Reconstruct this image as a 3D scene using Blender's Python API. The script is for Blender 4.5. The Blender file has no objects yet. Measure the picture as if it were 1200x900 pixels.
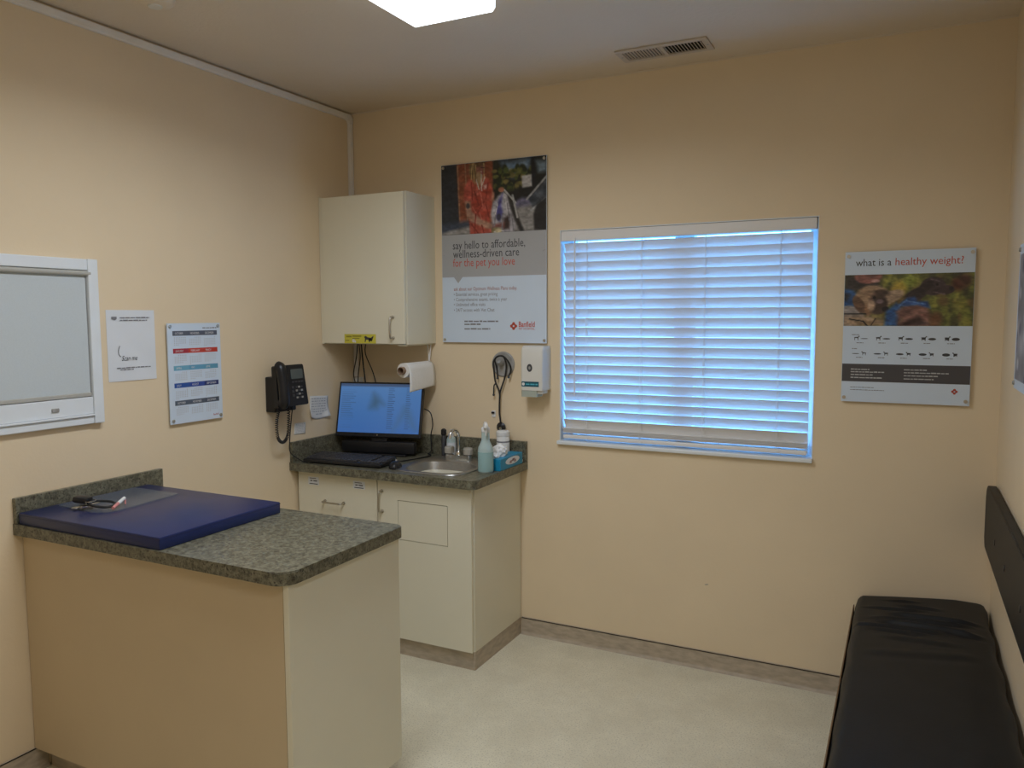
import bpy, bmesh, math, random
import numpy as np
from mathutils import Vector, Matrix

# ------------------------------------------------------------------ camera, world, exposure
scene = bpy.context.scene
COL = scene.collection
W, H = 3.069, 2.717          # room: left wall x=0, back wall y=0, floor z=0
YREAR = -4.5

cam_d = bpy.data.cameras.new('camera')
cam_d.sensor_width = 36.0
cam_d.lens = 919.13 / 1200.0 * 36.0
cam_d.clip_start = 0.02
cam = bpy.data.objects.new('camera', cam_d)
COL.objects.link(cam)
yaw, pitch, roll = 0.4654, -0.0854, -0.0038
fw = Vector((-math.sin(yaw) * math.cos(pitch), math.cos(yaw) * math.cos(pitch), math.sin(pitch)))
rt = Vector((math.cos(yaw), math.sin(yaw), 0))
up = rt.cross(fw)
r2 = rt * math.cos(roll) + up * math.sin(roll)
u2 = up * math.cos(roll) - rt * math.sin(roll)
cam.matrix_world = Matrix(((r2.x, u2.x, -fw.x, 2.7397), (r2.y, u2.y, -fw.y, -3.5107),
                           (r2.z, u2.z, -fw.z, 1.6176), (0, 0, 0, 1)))
scene.camera = cam

world = bpy.data.worlds.new('sky')
scene.world = world
world.use_nodes = True
bg = world.node_tree.nodes['Background']
bg.inputs[0].default_value = (0.15, 0.46, 1.0, 1)     # blue overcast daylight
bg.inputs[1].default_value = 9.5
LAMP_STRENGTH = 3.0        # glow of the diffuser itself
LAMP_WATTS = 16.0          # light thrown down by the tubes behind the prismatic lens
LAMP_SPREAD = 164.0
LAMP_SIDE = 0.4
LAMP_COLOR = (0.93, 1.0, 1.09)

scene.view_settings.view_transform = 'Standard'
scene.view_settings.look = 'None'
scene.view_settings.gamma = 1.0
scene.view_settings.use_curve_mapping = False
scene.view_settings.exposure = 0.08

rnd = random.Random(7)

# ------------------------------------------------------------------ materials
def srgb(c):
    return tuple(((v / 255.0) / 12.92 if v / 255.0 <= 0.04045 else ((v / 255.0 + 0.055) / 1.055) ** 2.4) for v in c)

MATS = {}
def mat(name, col, rough=0.5, metal=0.0, var=0.05, scale=8.0, bump=0.0, bscale=60.0, col2=None, detail=4.0,
        spec=0.5, trans=0.0, alpha=1.0, ior=1.45, stretch=None, ramp=(0.35, 0.65)):
    if name in MATS: return MATS[name]
    m = bpy.data.materials.new(name); m.use_nodes = True
    nt = m.node_tree; b = nt.nodes['Principled BSDF']
    tc = nt.nodes.new('ShaderNodeTexCoord')
    mp = nt.nodes.new('ShaderNodeMapping')
    if stretch: mp.inputs['Scale'].default_value = stretch
    nt.links.new(tc.outputs['Object'], mp.inputs['Vector'])
    nz = nt.nodes.new('ShaderNodeTexNoise'); nz.inputs['Scale'].default_value = scale; nz.inputs['Detail'].default_value = detail
    nt.links.new(mp.outputs[0], nz.inputs['Vector'])
    cr = nt.nodes.new('ShaderNodeValToRGB')
    cr.color_ramp.elements[0].position, cr.color_ramp.elements[1].position = ramp
    if col2 is None:
        a = tuple(max(0, v * (1 - var)) for v in col); c = tuple(min(1, v * (1 + var)) for v in col)
    else:
        a, c = col, col2
    cr.color_ramp.elements[0].color = (*a, 1); cr.color_ramp.elements[1].color = (*c, 1)
    nt.links.new(nz.outputs['Fac'], cr.inputs['Fac'])
    nt.links.new(cr.outputs['Color'], b.inputs['Base Color'])
    b.inputs['Roughness'].default_value = rough
    b.inputs['Metallic'].default_value = metal
    b.inputs['Specular IOR Level'].default_value = spec
    b.inputs['Transmission Weight'].default_value = trans
    b.inputs['IOR'].default_value = ior
    b.inputs['Alpha'].default_value = alpha
    if bump > 0:
        n2 = nt.nodes.new('ShaderNodeTexNoise'); n2.inputs['Scale'].default_value = bscale; n2.inputs['Detail'].default_value = 3
        nt.links.new(tc.outputs['Object'], n2.inputs['Vector'])
        bp = nt.nodes.new('ShaderNodeBump'); bp.inputs['Strength'].default_value = bump; bp.inputs['Distance'].default_value = 0.01
        nt.links.new(n2.outputs['Fac'], bp.inputs['Height'])
        nt.links.new(bp.outputs['Normal'], b.inputs['Normal'])
    MATS[name] = m
    return m

def speckle(name, c1, c2, c3, s1, s2, rough, bump=0.0, spec=0.5):
    """two-scale mottled surface (laminate, sheet vinyl)"""
    m = bpy.data.materials.new(name); m.use_nodes = True
    nt = m.node_tree; b = nt.nodes['Principled BSDF']
    tc = nt.nodes.new('ShaderNodeTexCoord')
    n1 = nt.nodes.new('ShaderNodeTexNoise'); n1.inputs['Scale'].default_value = s1; n1.inputs['Detail'].default_value = 6; n1.inputs['Roughness'].default_value = 0.7
    n2 = nt.nodes.new('ShaderNodeTexNoise'); n2.inputs['Scale'].default_value = s2; n2.inputs['Detail'].default_value = 3
    r1 = nt.nodes.new('ShaderNodeValToRGB'); r2_ = nt.nodes.new('ShaderNodeValToRGB')
    r1.color_ramp.elements[0].position = 0.38; r1.color_ramp.elements[1].position = 0.62
    r1.color_ramp.elements[0].color = (*c1, 1); r1.color_ramp.elements[1].color = (*c2, 1)
    r2_.color_ramp.elements[0].position = 0.52; r2_.color_ramp.elements[1].position = 0.68
    r2_.color_ramp.elements[0].color = (0, 0, 0, 1); r2_.color_ramp.elements[1].color = (1, 1, 1, 1)
    mx = nt.nodes.new('ShaderNodeMixRGB'); mx.inputs[2].default_value = (*c3, 1)
    for n in (n1, n2): nt.links.new(tc.outputs['Object'], n.inputs['Vector'])
    nt.links.new(n1.outputs['Fac'], r1.inputs['Fac']); nt.links.new(n2.outputs['Fac'], r2_.inputs['Fac'])
    nt.links.new(r2_.outputs['Color'], mx.inputs[0]); nt.links.new(r1.outputs['Color'], mx.inputs[1])
    nt.links.new(mx.outputs[0], b.inputs['Base Color'])
    b.inputs['Roughness'].default_value = rough
    b.inputs['Specular IOR Level'].default_value = spec
    if bump:
        bp = nt.nodes.new('ShaderNodeBump'); bp.inputs['Strength'].default_value = bump; bp.inputs['Distance'].default_value = 0.004
        nt.links.new(n2.outputs['Fac'], bp.inputs['Height']); nt.links.new(bp.outputs['Normal'], b.inputs['Normal'])
    MATS[name] = m
    return m

def attr_mat(name, rough=0.4, emit=0.0):
    """flat print / screen image read from a colour attribute"""
    m = bpy.data.materials.new(name); m.use_nodes = True
    nt = m.node_tree; b = nt.nodes['Principled BSDF']
    at = nt.nodes.new('ShaderNodeAttribute'); at.attribute_name = 'Col'
    if emit:
        b.inputs['Base Color'].default_value = (0.02, 0.02, 0.02, 1)
        nt.links.new(at.outputs['Color'], b.inputs['Emission Color']); b.inputs['Emission Strength'].default_value = emit
    else:
        nt.links.new(at.outputs['Color'], b.inputs['Base Color'])
    b.inputs['Roughness'].default_value = rough
    MATS[name] = m
    return m

def emit_mat(name, col, strength):
    m = bpy.data.materials.new(name); m.use_nodes = True
    nt = m.node_tree; b = nt.nodes['Principled BSDF']
    b.inputs['Base Color'].default_value = (0.9, 0.9, 0.9, 1)
    b.inputs['Emission Color'].default_value = (*col, 1); b.inputs['Emission Strength'].default_value = strength
    b.inputs['Roughness'].default_value = 0.4
    MATS[name] = m
    return m

def clear_mat(name, tint, gloss=0.07, rough=0.02, haze=0.0):
    """thin clear sheet: transparent with a little surface reflection"""
    m = bpy.data.materials.new(name); m.use_nodes = True
    nt = m.node_tree; nt.nodes.remove(nt.nodes['Principled BSDF'])
    out = nt.nodes['Material Output']
    tr = nt.nodes.new('ShaderNodeBsdfTransparent'); tr.inputs[0].default_value = (*tint, 1)
    gl = nt.nodes.new('ShaderNodeBsdfGlossy'); gl.inputs['Roughness'].default_value = rough
    mx = nt.nodes.new('ShaderNodeMixShader'); mx.inputs[0].default_value = gloss
    nt.links.new(tr.outputs[0], mx.inputs[1]); nt.links.new(gl.outputs[0], mx.inputs[2]); nt.links.new(mx.outputs[0], out.inputs[0])
    if haze:                    # pale blue-grey diffuse, imitating a cool reflection in the sheet's colour
        df = nt.nodes.new('ShaderNodeBsdfDiffuse'); df.inputs[0].default_value = (0.55, 0.60, 0.66, 1)
        m2 = nt.nodes.new('ShaderNodeMixShader'); m2.inputs[0].default_value = haze
        nt.links.new(mx.outputs[0], m2.inputs[1]); nt.links.new(df.outputs[0], m2.inputs[2]); nt.links.new(m2.outputs[0], out.inputs[0])
    MATS[name] = m
    return m

WALLC = (0.81, 0.66, 0.455)
M_wall = mat('painted_wall', WALLC, 0.6, var=0.02, scale=2.5, bump=0.05, bscale=90, spec=0.3)
M_ceil = mat('painted_ceiling', (0.76, 0.65, 0.515), 0.8, var=0.02, scale=2, bump=0.15, bscale=70, spec=0.2)
M_floor = speckle('sheet_vinyl', (0.69, 0.64, 0.49), (0.78, 0.73, 0.57), (0.54, 0.50, 0.385), 6, 160, 0.35, 0.03)
M_base = mat('vinyl_base', (0.47, 0.39, 0.295), 0.4, var=0.14, scale=18, stretch=(1, 1, 3))
M_cream = mat('cream_laminate', (0.78, 0.735, 0.585), 0.42, var=0.015, scale=3)
M_groove = mat('dark_groove', (0.035, 0.03, 0.022), 0.7)
M_counter = speckle('stone_laminate', (0.086, 0.080, 0.053), (0.222, 0.212, 0.148), (0.048, 0.040, 0.028), 45, 130, 0.36)
M_white = mat('white_plastic', (0.80, 0.80, 0.79), 0.4, var=0.02)
M_offwhite = mat('offwhite_plastic', (0.72, 0.70, 0.64), 0.4, var=0.02)
M_vinylwhite = mat('white_vinyl_frame', (0.78, 0.82, 0.85), 0.35, var=0.015)
M_slat = mat('blind_slat', (0.80, 0.78, 0.76), 0.42, var=0.015, scale=5, stretch=(.3, 4, 4))
M_black = mat('black_plastic', (0.014, 0.014, 0.016), 0.38, var=0.2)
M_blackmat = mat('black_rubber', (0.018, 0.018, 0.019), 0.55, var=0.2)
M_dark = mat('dark_grey_plastic', (0.06, 0.06, 0.065), 0.4, var=0.1)
M_grey = mat('grey_plastic', (0.34, 0.33, 0.31), 0.4, var=0.1, scale=30)
M_steel = mat('brushed_steel', (0.43, 0.425, 0.41), 0.4, metal=1.0, var=0.06, scale=60, stretch=(1, 8, 1))
M_chrome = mat('chrome', (0.78, 0.78, 0.77), 0.12, metal=1.0, var=0.03)
M_nickel = mat('satin_nickel', (0.52, 0.49, 0.43), 0.35, metal=1.0, var=0.05)
M_race = mat('painted_raceway', (0.84, 0.81, 0.77), 0.5, var=0.03)
M_shade = mat('roller_shade_fabric', (0.57, 0.62, 0.64), 0.75, var=0.02, scale=200)
M_shadebar = mat('shade_bar', (0.45, 0.44, 0.40), 0.5, var=0.03)
M_paper = mat('paper', (0.74, 0.77, 0.81), 0.7, var=0.015)
M_tissue = mat('tissue_paper', (0.85, 0.85, 0.85), 0.8, var=0.03, bump=0.2)
M_towel = mat('paper_towel', (0.84, 0.83, 0.80), 0.85, var=0.02, bump=0.25, bscale=140)
M_board = mat('poster_board', (0.645, 0.74, 0.86), 0.35, var=0.01)
M_ink = mat('dark_ink', (0.05, 0.05, 0.055), 0.5)
M_inkgrey = mat('grey_ink', (0.22, 0.22, 0.24), 0.5)
M_red = mat('red_ink', (0.55, 0.085, 0.05), 0.5)
M_whiteink = mat('white_ink', (0.75, 0.75, 0.75), 0.5)
M_pgrey = mat('print_grey', (0.42, 0.42, 0.425), 0.4, var=0.01)
M_pdark = mat('print_charcoal', (0.075, 0.07, 0.075), 0.4, var=0.02)
M_photo = attr_mat('photo_print', 0.35)
M_screen = attr_mat('lit_screen', 0.25, emit=0.49)
M_blue = mat('blue_vinyl', (0.010, 0.020, 0.095), 0.34, var=0.06, scale=10, bump=0.04, bscale=300, spec=0.6)
M_bench = mat('black_vinyl', (0.008, 0.009, 0.0105), 0.5, var=0.15, scale=10, bump=0.03, bscale=200, spec=0.35)
M_wood = mat('bench_wood', (0.20, 0.12, 0.06), 0.5, var=0.15, scale=6, stretch=(1, 8, 8))
M_teal = mat('teal_card', (0.012, 0.25, 0.44), 0.45, var=0.08)
M_tealcap = mat('teal_label', (0.01, 0.10, 0.14), 0.4, var=0.1)
M_core = mat('cardboard', (0.30, 0.20, 0.13), 0.8, var=0.1)
M_dispgrey = mat('dispenser_base', (0.40, 0.44, 0.38), 0.4)
M_yellow = mat('yellow_label', (0.62, 0.56, 0.07), 0.5, var=0.04)
M_pink = mat('pink_plastic', (0.75, 0.30, 0.28), 0.4, var=0.1)
M_glass = clear_mat('window_glass', (0.93, 0.97, 1.0), 0.06)
M_acrylic = clear_mat('clear_acrylic', (0.90, 0.92, 0.93), 0.12, 0.15, 0.08)
M_bottle = mat('translucent_bottle', (0.62, 0.76, 0.75), 0.3, var=0.02, trans=0.35, ior=1.2)
M_liquid = mat('blue_liquid', (0.46, 0.68, 0.68), 0.25, var=0.02, trans=0.35, ior=1.2)
M_knob = mat('clear_knob', (0.50, 0.47, 0.41), 0.2, var=0.1, trans=0.25)
M_lamp = emit_mat('lit_diffuser', LAMP_COLOR, LAMP_STRENGTH)
M_lampside = emit_mat('lit_lens_side', LAMP_COLOR, LAMP_STRENGTH * LAMP_SIDE)
M_hole = mat('duct_black', (0.012, 0.011, 0.010), 0.9)
M_ventp = mat('vent_paint', (0.58, 0.50, 0.42), 0.5, var=0.02)
M_display = mat('phone_display', (0.10, 0.12, 0.12), 0.2)
M_ground = mat('outside_ground', (0.30, 0.30, 0.30), 0.9, var=0.1, scale=1)
M_red_l = mat('band_red', srgb((196, 60, 45)), 0.5, var=0.01); M_red_d = mat('band_crimson', srgb((165, 40, 62)), 0.5, var=0.01); M_red_o = mat('band_orange', srgb((205, 70, 45)), 0.5, var=0.01)

# ------------------------------------------------------------------ object helpers
WLOC = {}
def link(o, parent, wl):
    COL.objects.link(o)
    WLOC[o.name] = Vector(wl)
    o.location = wl
    if parent is not None:
        o.parent = parent
        o.matrix_parent_inverse = Matrix.Translation(-WLOC[parent.name])
    return o

def obj(name, bm, m, parent=None, smooth=None, **tags):
    """bmesh in world coordinates -> one mesh object with its origin at its middle"""
    me = bpy.data.meshes.new(name)
    bmesh.ops.recalc_face_normals(bm, faces=bm.faces[:]) if not tags.pop('keepn', False) else None
    vs = [v.co for v in bm.verts]
    lo = Vector((min(v[i] for v in vs) for i in range(3))); hi = Vector((max(v[i] for v in vs) for i in range(3)))
    c = (lo + hi) / 2
    bmesh.ops.translate(bm, verts=bm.verts[:], vec=-c)
    bm.to_mesh(me); bm.free()
    if smooth:
        me.polygons.foreach_set('use_smooth', [True] * len(me.polygons))
        me.set_sharp_from_angle(angle=math.radians(smooth))
    me.materials.append(m)
    o = bpy.data.objects.new(name, me)
    link(o, parent, c)
    for k, v in tags.items(): o[k] = v
    return o

def thing(name, label, cat, loc, group=None):
    o = bpy.data.objects.new(name, None); o.empty_display_size = 0.05
    link(o, None, Vector(loc))
    o['label'] = label; o['category'] = cat
    if group: o['group'] = group
    return o

def struct_empty(name, loc):
    o = bpy.data.objects.new(name, None); o.empty_display_size = 0.05
    link(o, None, Vector(loc)); o['kind'] = 'structure'
    return o

def copy_part(o, parent, delta):
    c = o.copy(); COL.objects.link(c)
    c.location = o.location + Vector(delta); WLOC[c.name] = c.location.copy()
    if parent is not None:
        c.parent = parent; c.matrix_parent_inverse = Matrix.Translation(-WLOC[parent.name])
    return c

def B(): return bmesh.new()

def box(bm, x0, x1, y0, y1, z0, z1, bev=0.0, seg=2, M=None):
    b2 = bmesh.new()
    bmesh.ops.create_cube(b2, size=1.0)
    for v in b2.verts:
        v.co = Vector(((x0 + x1) / 2 + v.co.x * (x1 - x0), (y0 + y1) / 2 + v.co.y * (y1 - y0), (z0 + z1) / 2 + v.co.z * (z1 - z0)))
    if bev: bmesh.ops.bevel(b2, geom=b2.edges[:], offset=bev, segments=seg, affect='EDGES', profile=0.5)
    return merge(bm, b2, M)

def merge(bm, b2, M=None):
    vm = {}
    for v in b2.verts: vm[v] = bm.verts.new(M @ v.co if M else v.co)
    for f in b2.faces:
        try: bm.faces.new([vm[v] for v in f.verts])
        except ValueError: pass
    b2.free()
    return bm

def boxm(*a, **k): return box(B(), *a, **k)

def frame_of(d):
    d = d.normalized()
    a = Vector((0, 0, 1)) if abs(d.z) < 0.9 else Vector((1, 0, 0))
    u = d.cross(a).normalized(); return u, d.cross(u).normalized()

def rings(bm, rs, cap=True, close=False):
    R = [[bm.verts.new(p) for p in r] for r in rs]
    n = len(R[0])
    for a, b in zip(R, R[1:] + ([R[0]] if close else [])):
        for i in range(n): bm.faces.new((a[i], a[(i + 1) % n], b[(i + 1) % n], b[i]))
    if cap and not close:
        bm.faces.new(R[0][::-1]); bm.faces.new(R[-1])
    return bm

def cyl(bm, p0, p1, r0, r1=None, n=20):
    p0, p1 = Vector(p0), Vector(p1); r1 = r0 if r1 is None else r1
    u, w = frame_of(p1 - p0)
    f = lambda p, r: [p + (u * math.cos(2 * math.pi * i / n) + w * math.sin(2 * math.pi * i / n)) * r for i in range(n)]
    return rings(bm, [f(p0, r0), f(p1, r1)])

def spline(pts, k=6):
    P = [Vector(p) for p in pts]; out = []
    for i in range(len(P) - 1):
        a = P[max(i - 1, 0)]; b = P[i]; c = P[i + 1]; d = P[min(i + 2, len(P) - 1)]
        for j in range(k):
            t = j / k
            out.append(0.5 * ((2 * b) + (c - a) * t + (2 * a - 5 * b + 4 * c - d) * t * t + (3 * b - a - 3 * c + d) * t ** 3))
    out.append(P[-1]); return out

def tube(bm, pts, r, n=8, sm=0):
    P = spline(pts, sm) if sm else [Vector(p) for p in pts]
    rs = []; u = None
    for i, p in enumerate(P):
        d = (P[min(i + 1, len(P) - 1)] - P[max(i - 1, 0)]).normalized()
        if u is None: u, w = frame_of(d)
        else:
            u = (u - d * u.dot(d)).normalized(); w = d.cross(u)
        rr = r(i / (len(P) - 1)) if callable(r) else r
        rs.append([p + (u * math.cos(2 * math.pi * k / n) + w * math.sin(2 * math.pi * k / n)) * rr for k in range(n)])
    return rings(bm, rs)

def lathe(bm, prof, c, n=28, sx=1.0, sy=1.0, M=None):
    c = Vector(c); b2 = B()
    rings(b2, [[c + Vector((max(r, 1e-4) * sx * math.cos(2 * math.pi * i / n), max(r, 1e-4) * sy * math.sin(2 * math.pi * i / n), z)) for i in range(n)] for r, z in prof])
    return merge(bm, b2, M)

def prism(bm, poly, d0, d1, f):
    """poly of 2-D points, f(a, b, depth) -> 3-D"""
    A = [bm.verts.new(f(a, b, d0)) for a, b in poly]; C = [bm.verts.new(f(a, b, d1)) for a, b in poly]
    n = len(poly)
    bm.faces.new(A[::-1]); bm.faces.new(C)
    for i in range(n): bm.faces.new((A[i], A[(i + 1) % n], C[(i + 1) % n], C[i]))
    return bm

XY = lambda a, b, d: Vector((a, b, d))
XZ = lambda a, b, d: Vector((a, d, b))
YZ = lambda a, b, d: Vector((d, a, b))

def rrect(x0, x1, y0, y1, r, n=6):
    """rounded rectangle; r = radius or (bl, br, tr, tl)"""
    rr = r if isinstance(r, (tuple, list)) else (r,) * 4
    out = []
    for (cx, cy, a0, q) in ((x0, y0, math.pi, rr[0]), (x1, y0, 1.5 * math.pi, rr[1]), (x1, y1, 0, rr[2]), (x0, y1, .5 * math.pi, rr[3])):
        if q <= 0: out.append((cx, cy)); continue
        ox = cx + (q if cx == x0 else -q); oy = cy + (q if cy == y0 else -q)
        for k in range(n + 1):
            a = a0 + k / n * math.pi / 2; out.append((ox + q * math.cos(a), oy + q * math.sin(a)))
    return out

def hole_plate(bm, outer, inner, z0, z1):
    def loop(pts, z): return [bm.verts.new((a, b, z)) for a, b in pts]
    for z in (z0, z1):
        o = loop(outer, z); i = loop(inner, z)
        es = [bm.edges.new((o[k], o[(k + 1) % len(o)])) for k in range(len(o))] + [bm.edges.new((i[k], i[(k + 1) % len(i)])) for k in range(len(i))]
        bmesh.ops.triangle_fill(bm, use_beauty=True, use_dissolve=False, edges=es)
        if z == z0: o0, i0 = o, i
    for A, C in ((o0, o), (i0, i)):
        for k in range(len(A)): bm.faces.new((A[k], A[(k + 1) % len(A)], C[(k + 1) % len(A)], C[k]))
    return bm

def quadgrid(nx, ny, f):
    bm = B(); V = [[bm.verts.new(f(i / nx, j / ny)) for i in range(nx + 1)] for j in range(ny + 1)]
    for j in range(ny):
        for i in range(nx): bm.faces.new((V[j][i], V[j][i + 1], V[j + 1][i + 1], V[j + 1][i]))
    return bm

# flat print: text and shapes on a wall board. P = function (a, b, lift) -> world
def text_bm(s, size, P, a, b, width=None, bold=0.0, shear=0.0):
    cu = bpy.data.curves.new('t', 'FONT'); cu.body = s; cu.size = size; cu.resolution_u = 2; cu.shear = shear
    cu.offset = bold
    o = bpy.data.objects.new('t', cu); COL.objects.link(o)
    dg = bpy.context.evaluated_depsgraph_get(); me = o.evaluated_get(dg).to_mesh()
    co = [(v.co.x, v.co.y) for v in me.vertices]; fs = [tuple(p.vertices) for p in me.polygons]
    o.evaluated_get(dg).to_mesh_clear(); bpy.data.objects.remove(o); bpy.data.curves.remove(cu)
    k = 1.0
    if width and co:
        k = width / (max(c[0] for c in co) - min(c[0] for c in co))
    bm = B(); V = [bm.verts.new(P(a + x * k, b + y, 0.0006)) for x, y in co]
    for f in fs:
        try: bm.faces.new([V[i] for i in f])
        except ValueError: pass
    return bm

def flat(polys, P, lift=0.0004):
    bm = B()
    for p in polys: bm.faces.new([bm.verts.new(P(a, b, lift)) for a, b in p])
    return bm

def rect(a0, a1, b0, b1): return [(a0, b0), (a1, b0), (a1, b1), (a0, b1)]
def disc(a, b, r, n=20, ry=None): return [(a + r * math.cos(2 * math.pi * i / n), b + (ry or r) * math.sin(2 * math.pi * i / n)) for i in range(n)]

def raster_obj(name, img, P, a0, a1, b0, b1, parent, m, lift=0.0004):
    """img: (h, w, 3) sRGB 0-255, row 0 on top -> finely divided sheet with a colour attribute"""
    h, w = img.shape[:2]
    me = bpy.data.meshes.new(name)
    vs = []; c0 = P((a0 + a1) / 2, (b0 + b1) / 2, lift)
    for j in range(h):
        for i in range(w):
            vs.append(P(a0 + (a1 - a0) * i / (w - 1), b1 + (b0 - b1) * j / (h - 1), lift) - c0)
    fs = [(j * w + i, (j + 1) * w + i, (j + 1) * w + i + 1, j * w + i + 1) for j in range(h - 1) for i in range(w - 1)]
    me.from_pydata(vs, [], fs)
    at = me.color_attributes.new('Col', 'FLOAT_COLOR', 'POINT')
    x = np.clip(img / 255.0, 0, 1); lin = np.where(x <= 0.04045, x / 12.92, ((x + 0.055) / 1.055) ** 2.4)
    buf = np.ones((h * w, 4), np.float32); buf[:, :3] = lin.reshape(-1, 3)
    at.data.foreach_set('color', buf.ravel())
    me.materials.append(m)
    o = bpy.data.objects.new(name, me)
    return link(o, parent, c0)

class Paint:
    """small procedural painter used for the printed photographs"""
    def __init__(s, w, h, base, seed=1):
        s.w, s.h = w, h; s.img = np.ones((h, w, 3)) * np.array(base, float); s.r = np.random.RandomState(seed)
        s.X, s.Y = np.meshgrid((np.arange(w) + .5) / w, (np.arange(h) + .5) / h)
    def put(s, mask, c):
        s.img += (np.array(c, float) - s.img) * np.clip(mask, 0, 1)[..., None]
    def poly(s, pts, c, soft=0.006, jitter=0):
        inside = np.zeros((s.h, s.w), bool); n = len(pts); d = np.full((s.h, s.w), 9.0)
        asp = s.h / s.w
        for k in range(n):
            (x1, y1), (x2, y2) = pts[k], pts[(k + 1) % n]
            cond = ((y1 > s.Y) != (y2 > s.Y))
            with np.errstate(divide='ignore', invalid='ignore'):
                xi = (x2 - x1) * (s.Y - y1) / ((y2 - y1) if y2 != y1 else 1e-9) + x1
            inside ^= cond & (s.X < xi)
            ex, ey = x2 - x1, (y2 - y1) * asp
            t = np.clip(((s.X - x1) * ex + (s.Y - y1) * asp * ey) / (ex * ex + ey * ey + 1e-12), 0, 1)
            d = np.minimum(d, np.hypot(s.X - x1 - t * ex, (s.Y - y1) * asp - t * ey))
        sd = np.where(inside, d, -d)
        m = np.clip(sd / soft * .5 + .5, 0, 1)
        if jitter:
            c = np.array(c, float) + (s.noise(14)[..., None] - .5) * jitter
            s.img += (c - s.img) * m[..., None]
        else: s.put(m, c)
    def ell(s, cx, cy, rx, ry, c, soft=0.15, rot=0, jitter=0):
        dx, dy = s.X - cx, s.Y - cy
        ca, sa = math.cos(rot), math.sin(rot)
        q = np.sqrt(((dx * ca + dy * sa) / rx) ** 2 + ((-dx * sa + dy * ca) / ry) ** 2)
        m = np.clip((1 - q) / soft + .5, 0, 1)
        if jitter:
            cc = np.array(c, float) + (s.noise(16)[..., None] - .5) * jitter
            s.img += (cc - s.img) * m[..., None]
        else: s.put(m, c)
    def noise(s, cells):
        g = s.r.rand(cells + 2, cells + 2)
        u = s.X * cells; v = s.Y * cells
        i = u.astype(int); j = v.astype(int); fu = u - i; fv = v - j
        fu = fu * fu * (3 - 2 * fu); fv = fv * fv * (3 - 2 * fv)
        return (g[j, i] * (1 - fu) + g[j, i + 1] * fu) * (1 - fv) + (g[j + 1, i] * (1 - fu) + g[j + 1, i + 1] * fu) * fv
    def grain(s, amt):
        n = s.noise(int(s.w / 3)) * .6 + s.noise(int(s.w / 7)) * .4
        s.img *= (1 + (n[..., None] - .5) * amt)
    def streaks(s, pts, c, wd):
        for a, b in pts: s.line(a, b, wd, c)
    def line(s, a, b, wd, c):
        asp = s.h / s.w
        ex, ey = b[0] - a[0], (b[1] - a[1]) * asp
        t = np.clip(((s.X - a[0]) * ex + (s.Y - a[1]) * asp * ey) / (ex * ex + ey * ey), 0, 1)
        d = np.hypot(s.X - a[0] - t * ex, (s.Y - a[1]) * asp - t * ey)
        s.put(np.clip((wd - d) / wd * 2, 0, 1), c)

# ------------------------------------------------------------------ room shell
WX0, WX1, WZ0, WZ1 = 1.238, 2.402, 1.006, 2.030      # window opening in the back wall
obj('floor', boxm(-0.15, W + 0.15, YREAR - 0.15, 0.16, -0.1, 0), M_floor, kind='structure')
obj('ceiling', boxm(-0.15, W + 0.15, YREAR - 0.15, 0.16, H, H + 0.1), M_ceil, kind='structure')
obj('wall_left', boxm(-0.15, 0, YREAR - 0.15, 0.16, 0, H), M_wall, kind='structure')
obj('wall_right', boxm(W, W + 0.15, YREAR - 0.15, 0.16, 0, H), M_wall, kind='structure')
obj('wall_front', boxm(0, W, YREAR - 0.15, YREAR, 0, H), M_wall, kind='structure')
bm = B()
box(bm, 0, WX0, 0, 0.16, 0, H); box(bm, WX1, W, 0, 0.16, 0, H)
box(bm, WX0, WX1, 0, 0.16, 0, WZ0); box(bm, WX0, WX1, 0, 0.16, WZ1, H)
obj('wall_back', bm, M_wall, kind='structure')

def base_board(name, path_pts, inward, t=0.006, h=0.088):
    (x0, y0), (x1, y1) = path_pts; nx, ny = inward
    prof = [(0, 0), (0.016, 0), (0.012, 0.003), (t + .001, 0.012), (t, 0.02), (t, h - .008), (t - .0015, h - 0.002), (0, h)]
    bm = B()
    rings(bm, [[Vector((x + nx * p, y + ny * p, z)) for p, z in prof] for x, y in ((x0, y0), (x1, y1))])
    o = obj(name, bm, M_base, kind='structure')
    b2 = B(); t2 = t + .0012
    a = (min(x0, x1) + min(0, nx * t2), max(x0, x1) + max(0, nx * t2), min(y0, y1) + min(0, ny * t2), max(y0, y1) + max(0, ny * t2))
    box(b2, a[0], a[1], a[2], a[3], h - .006, h - .002)
    obj('top_line', b2, M_groove, o)
base_board('baseboard_back', ((1.03, 0), (W, 0)), (0, -1))
base_board('baseboard_left', ((0, YREAR), (0, -1.832)), (1, 0))
base_board('baseboard_left_rear', ((0, -1.33), (0, -0.51)), (1, 0))
base_board('baseboard_right', ((W, YREAR), (W, 0)), (-1, 0))
o = obj('trim_1', boxm(0, W, -0.004, 0, H - .006, H), M_ceil, kind='structure')

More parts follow.
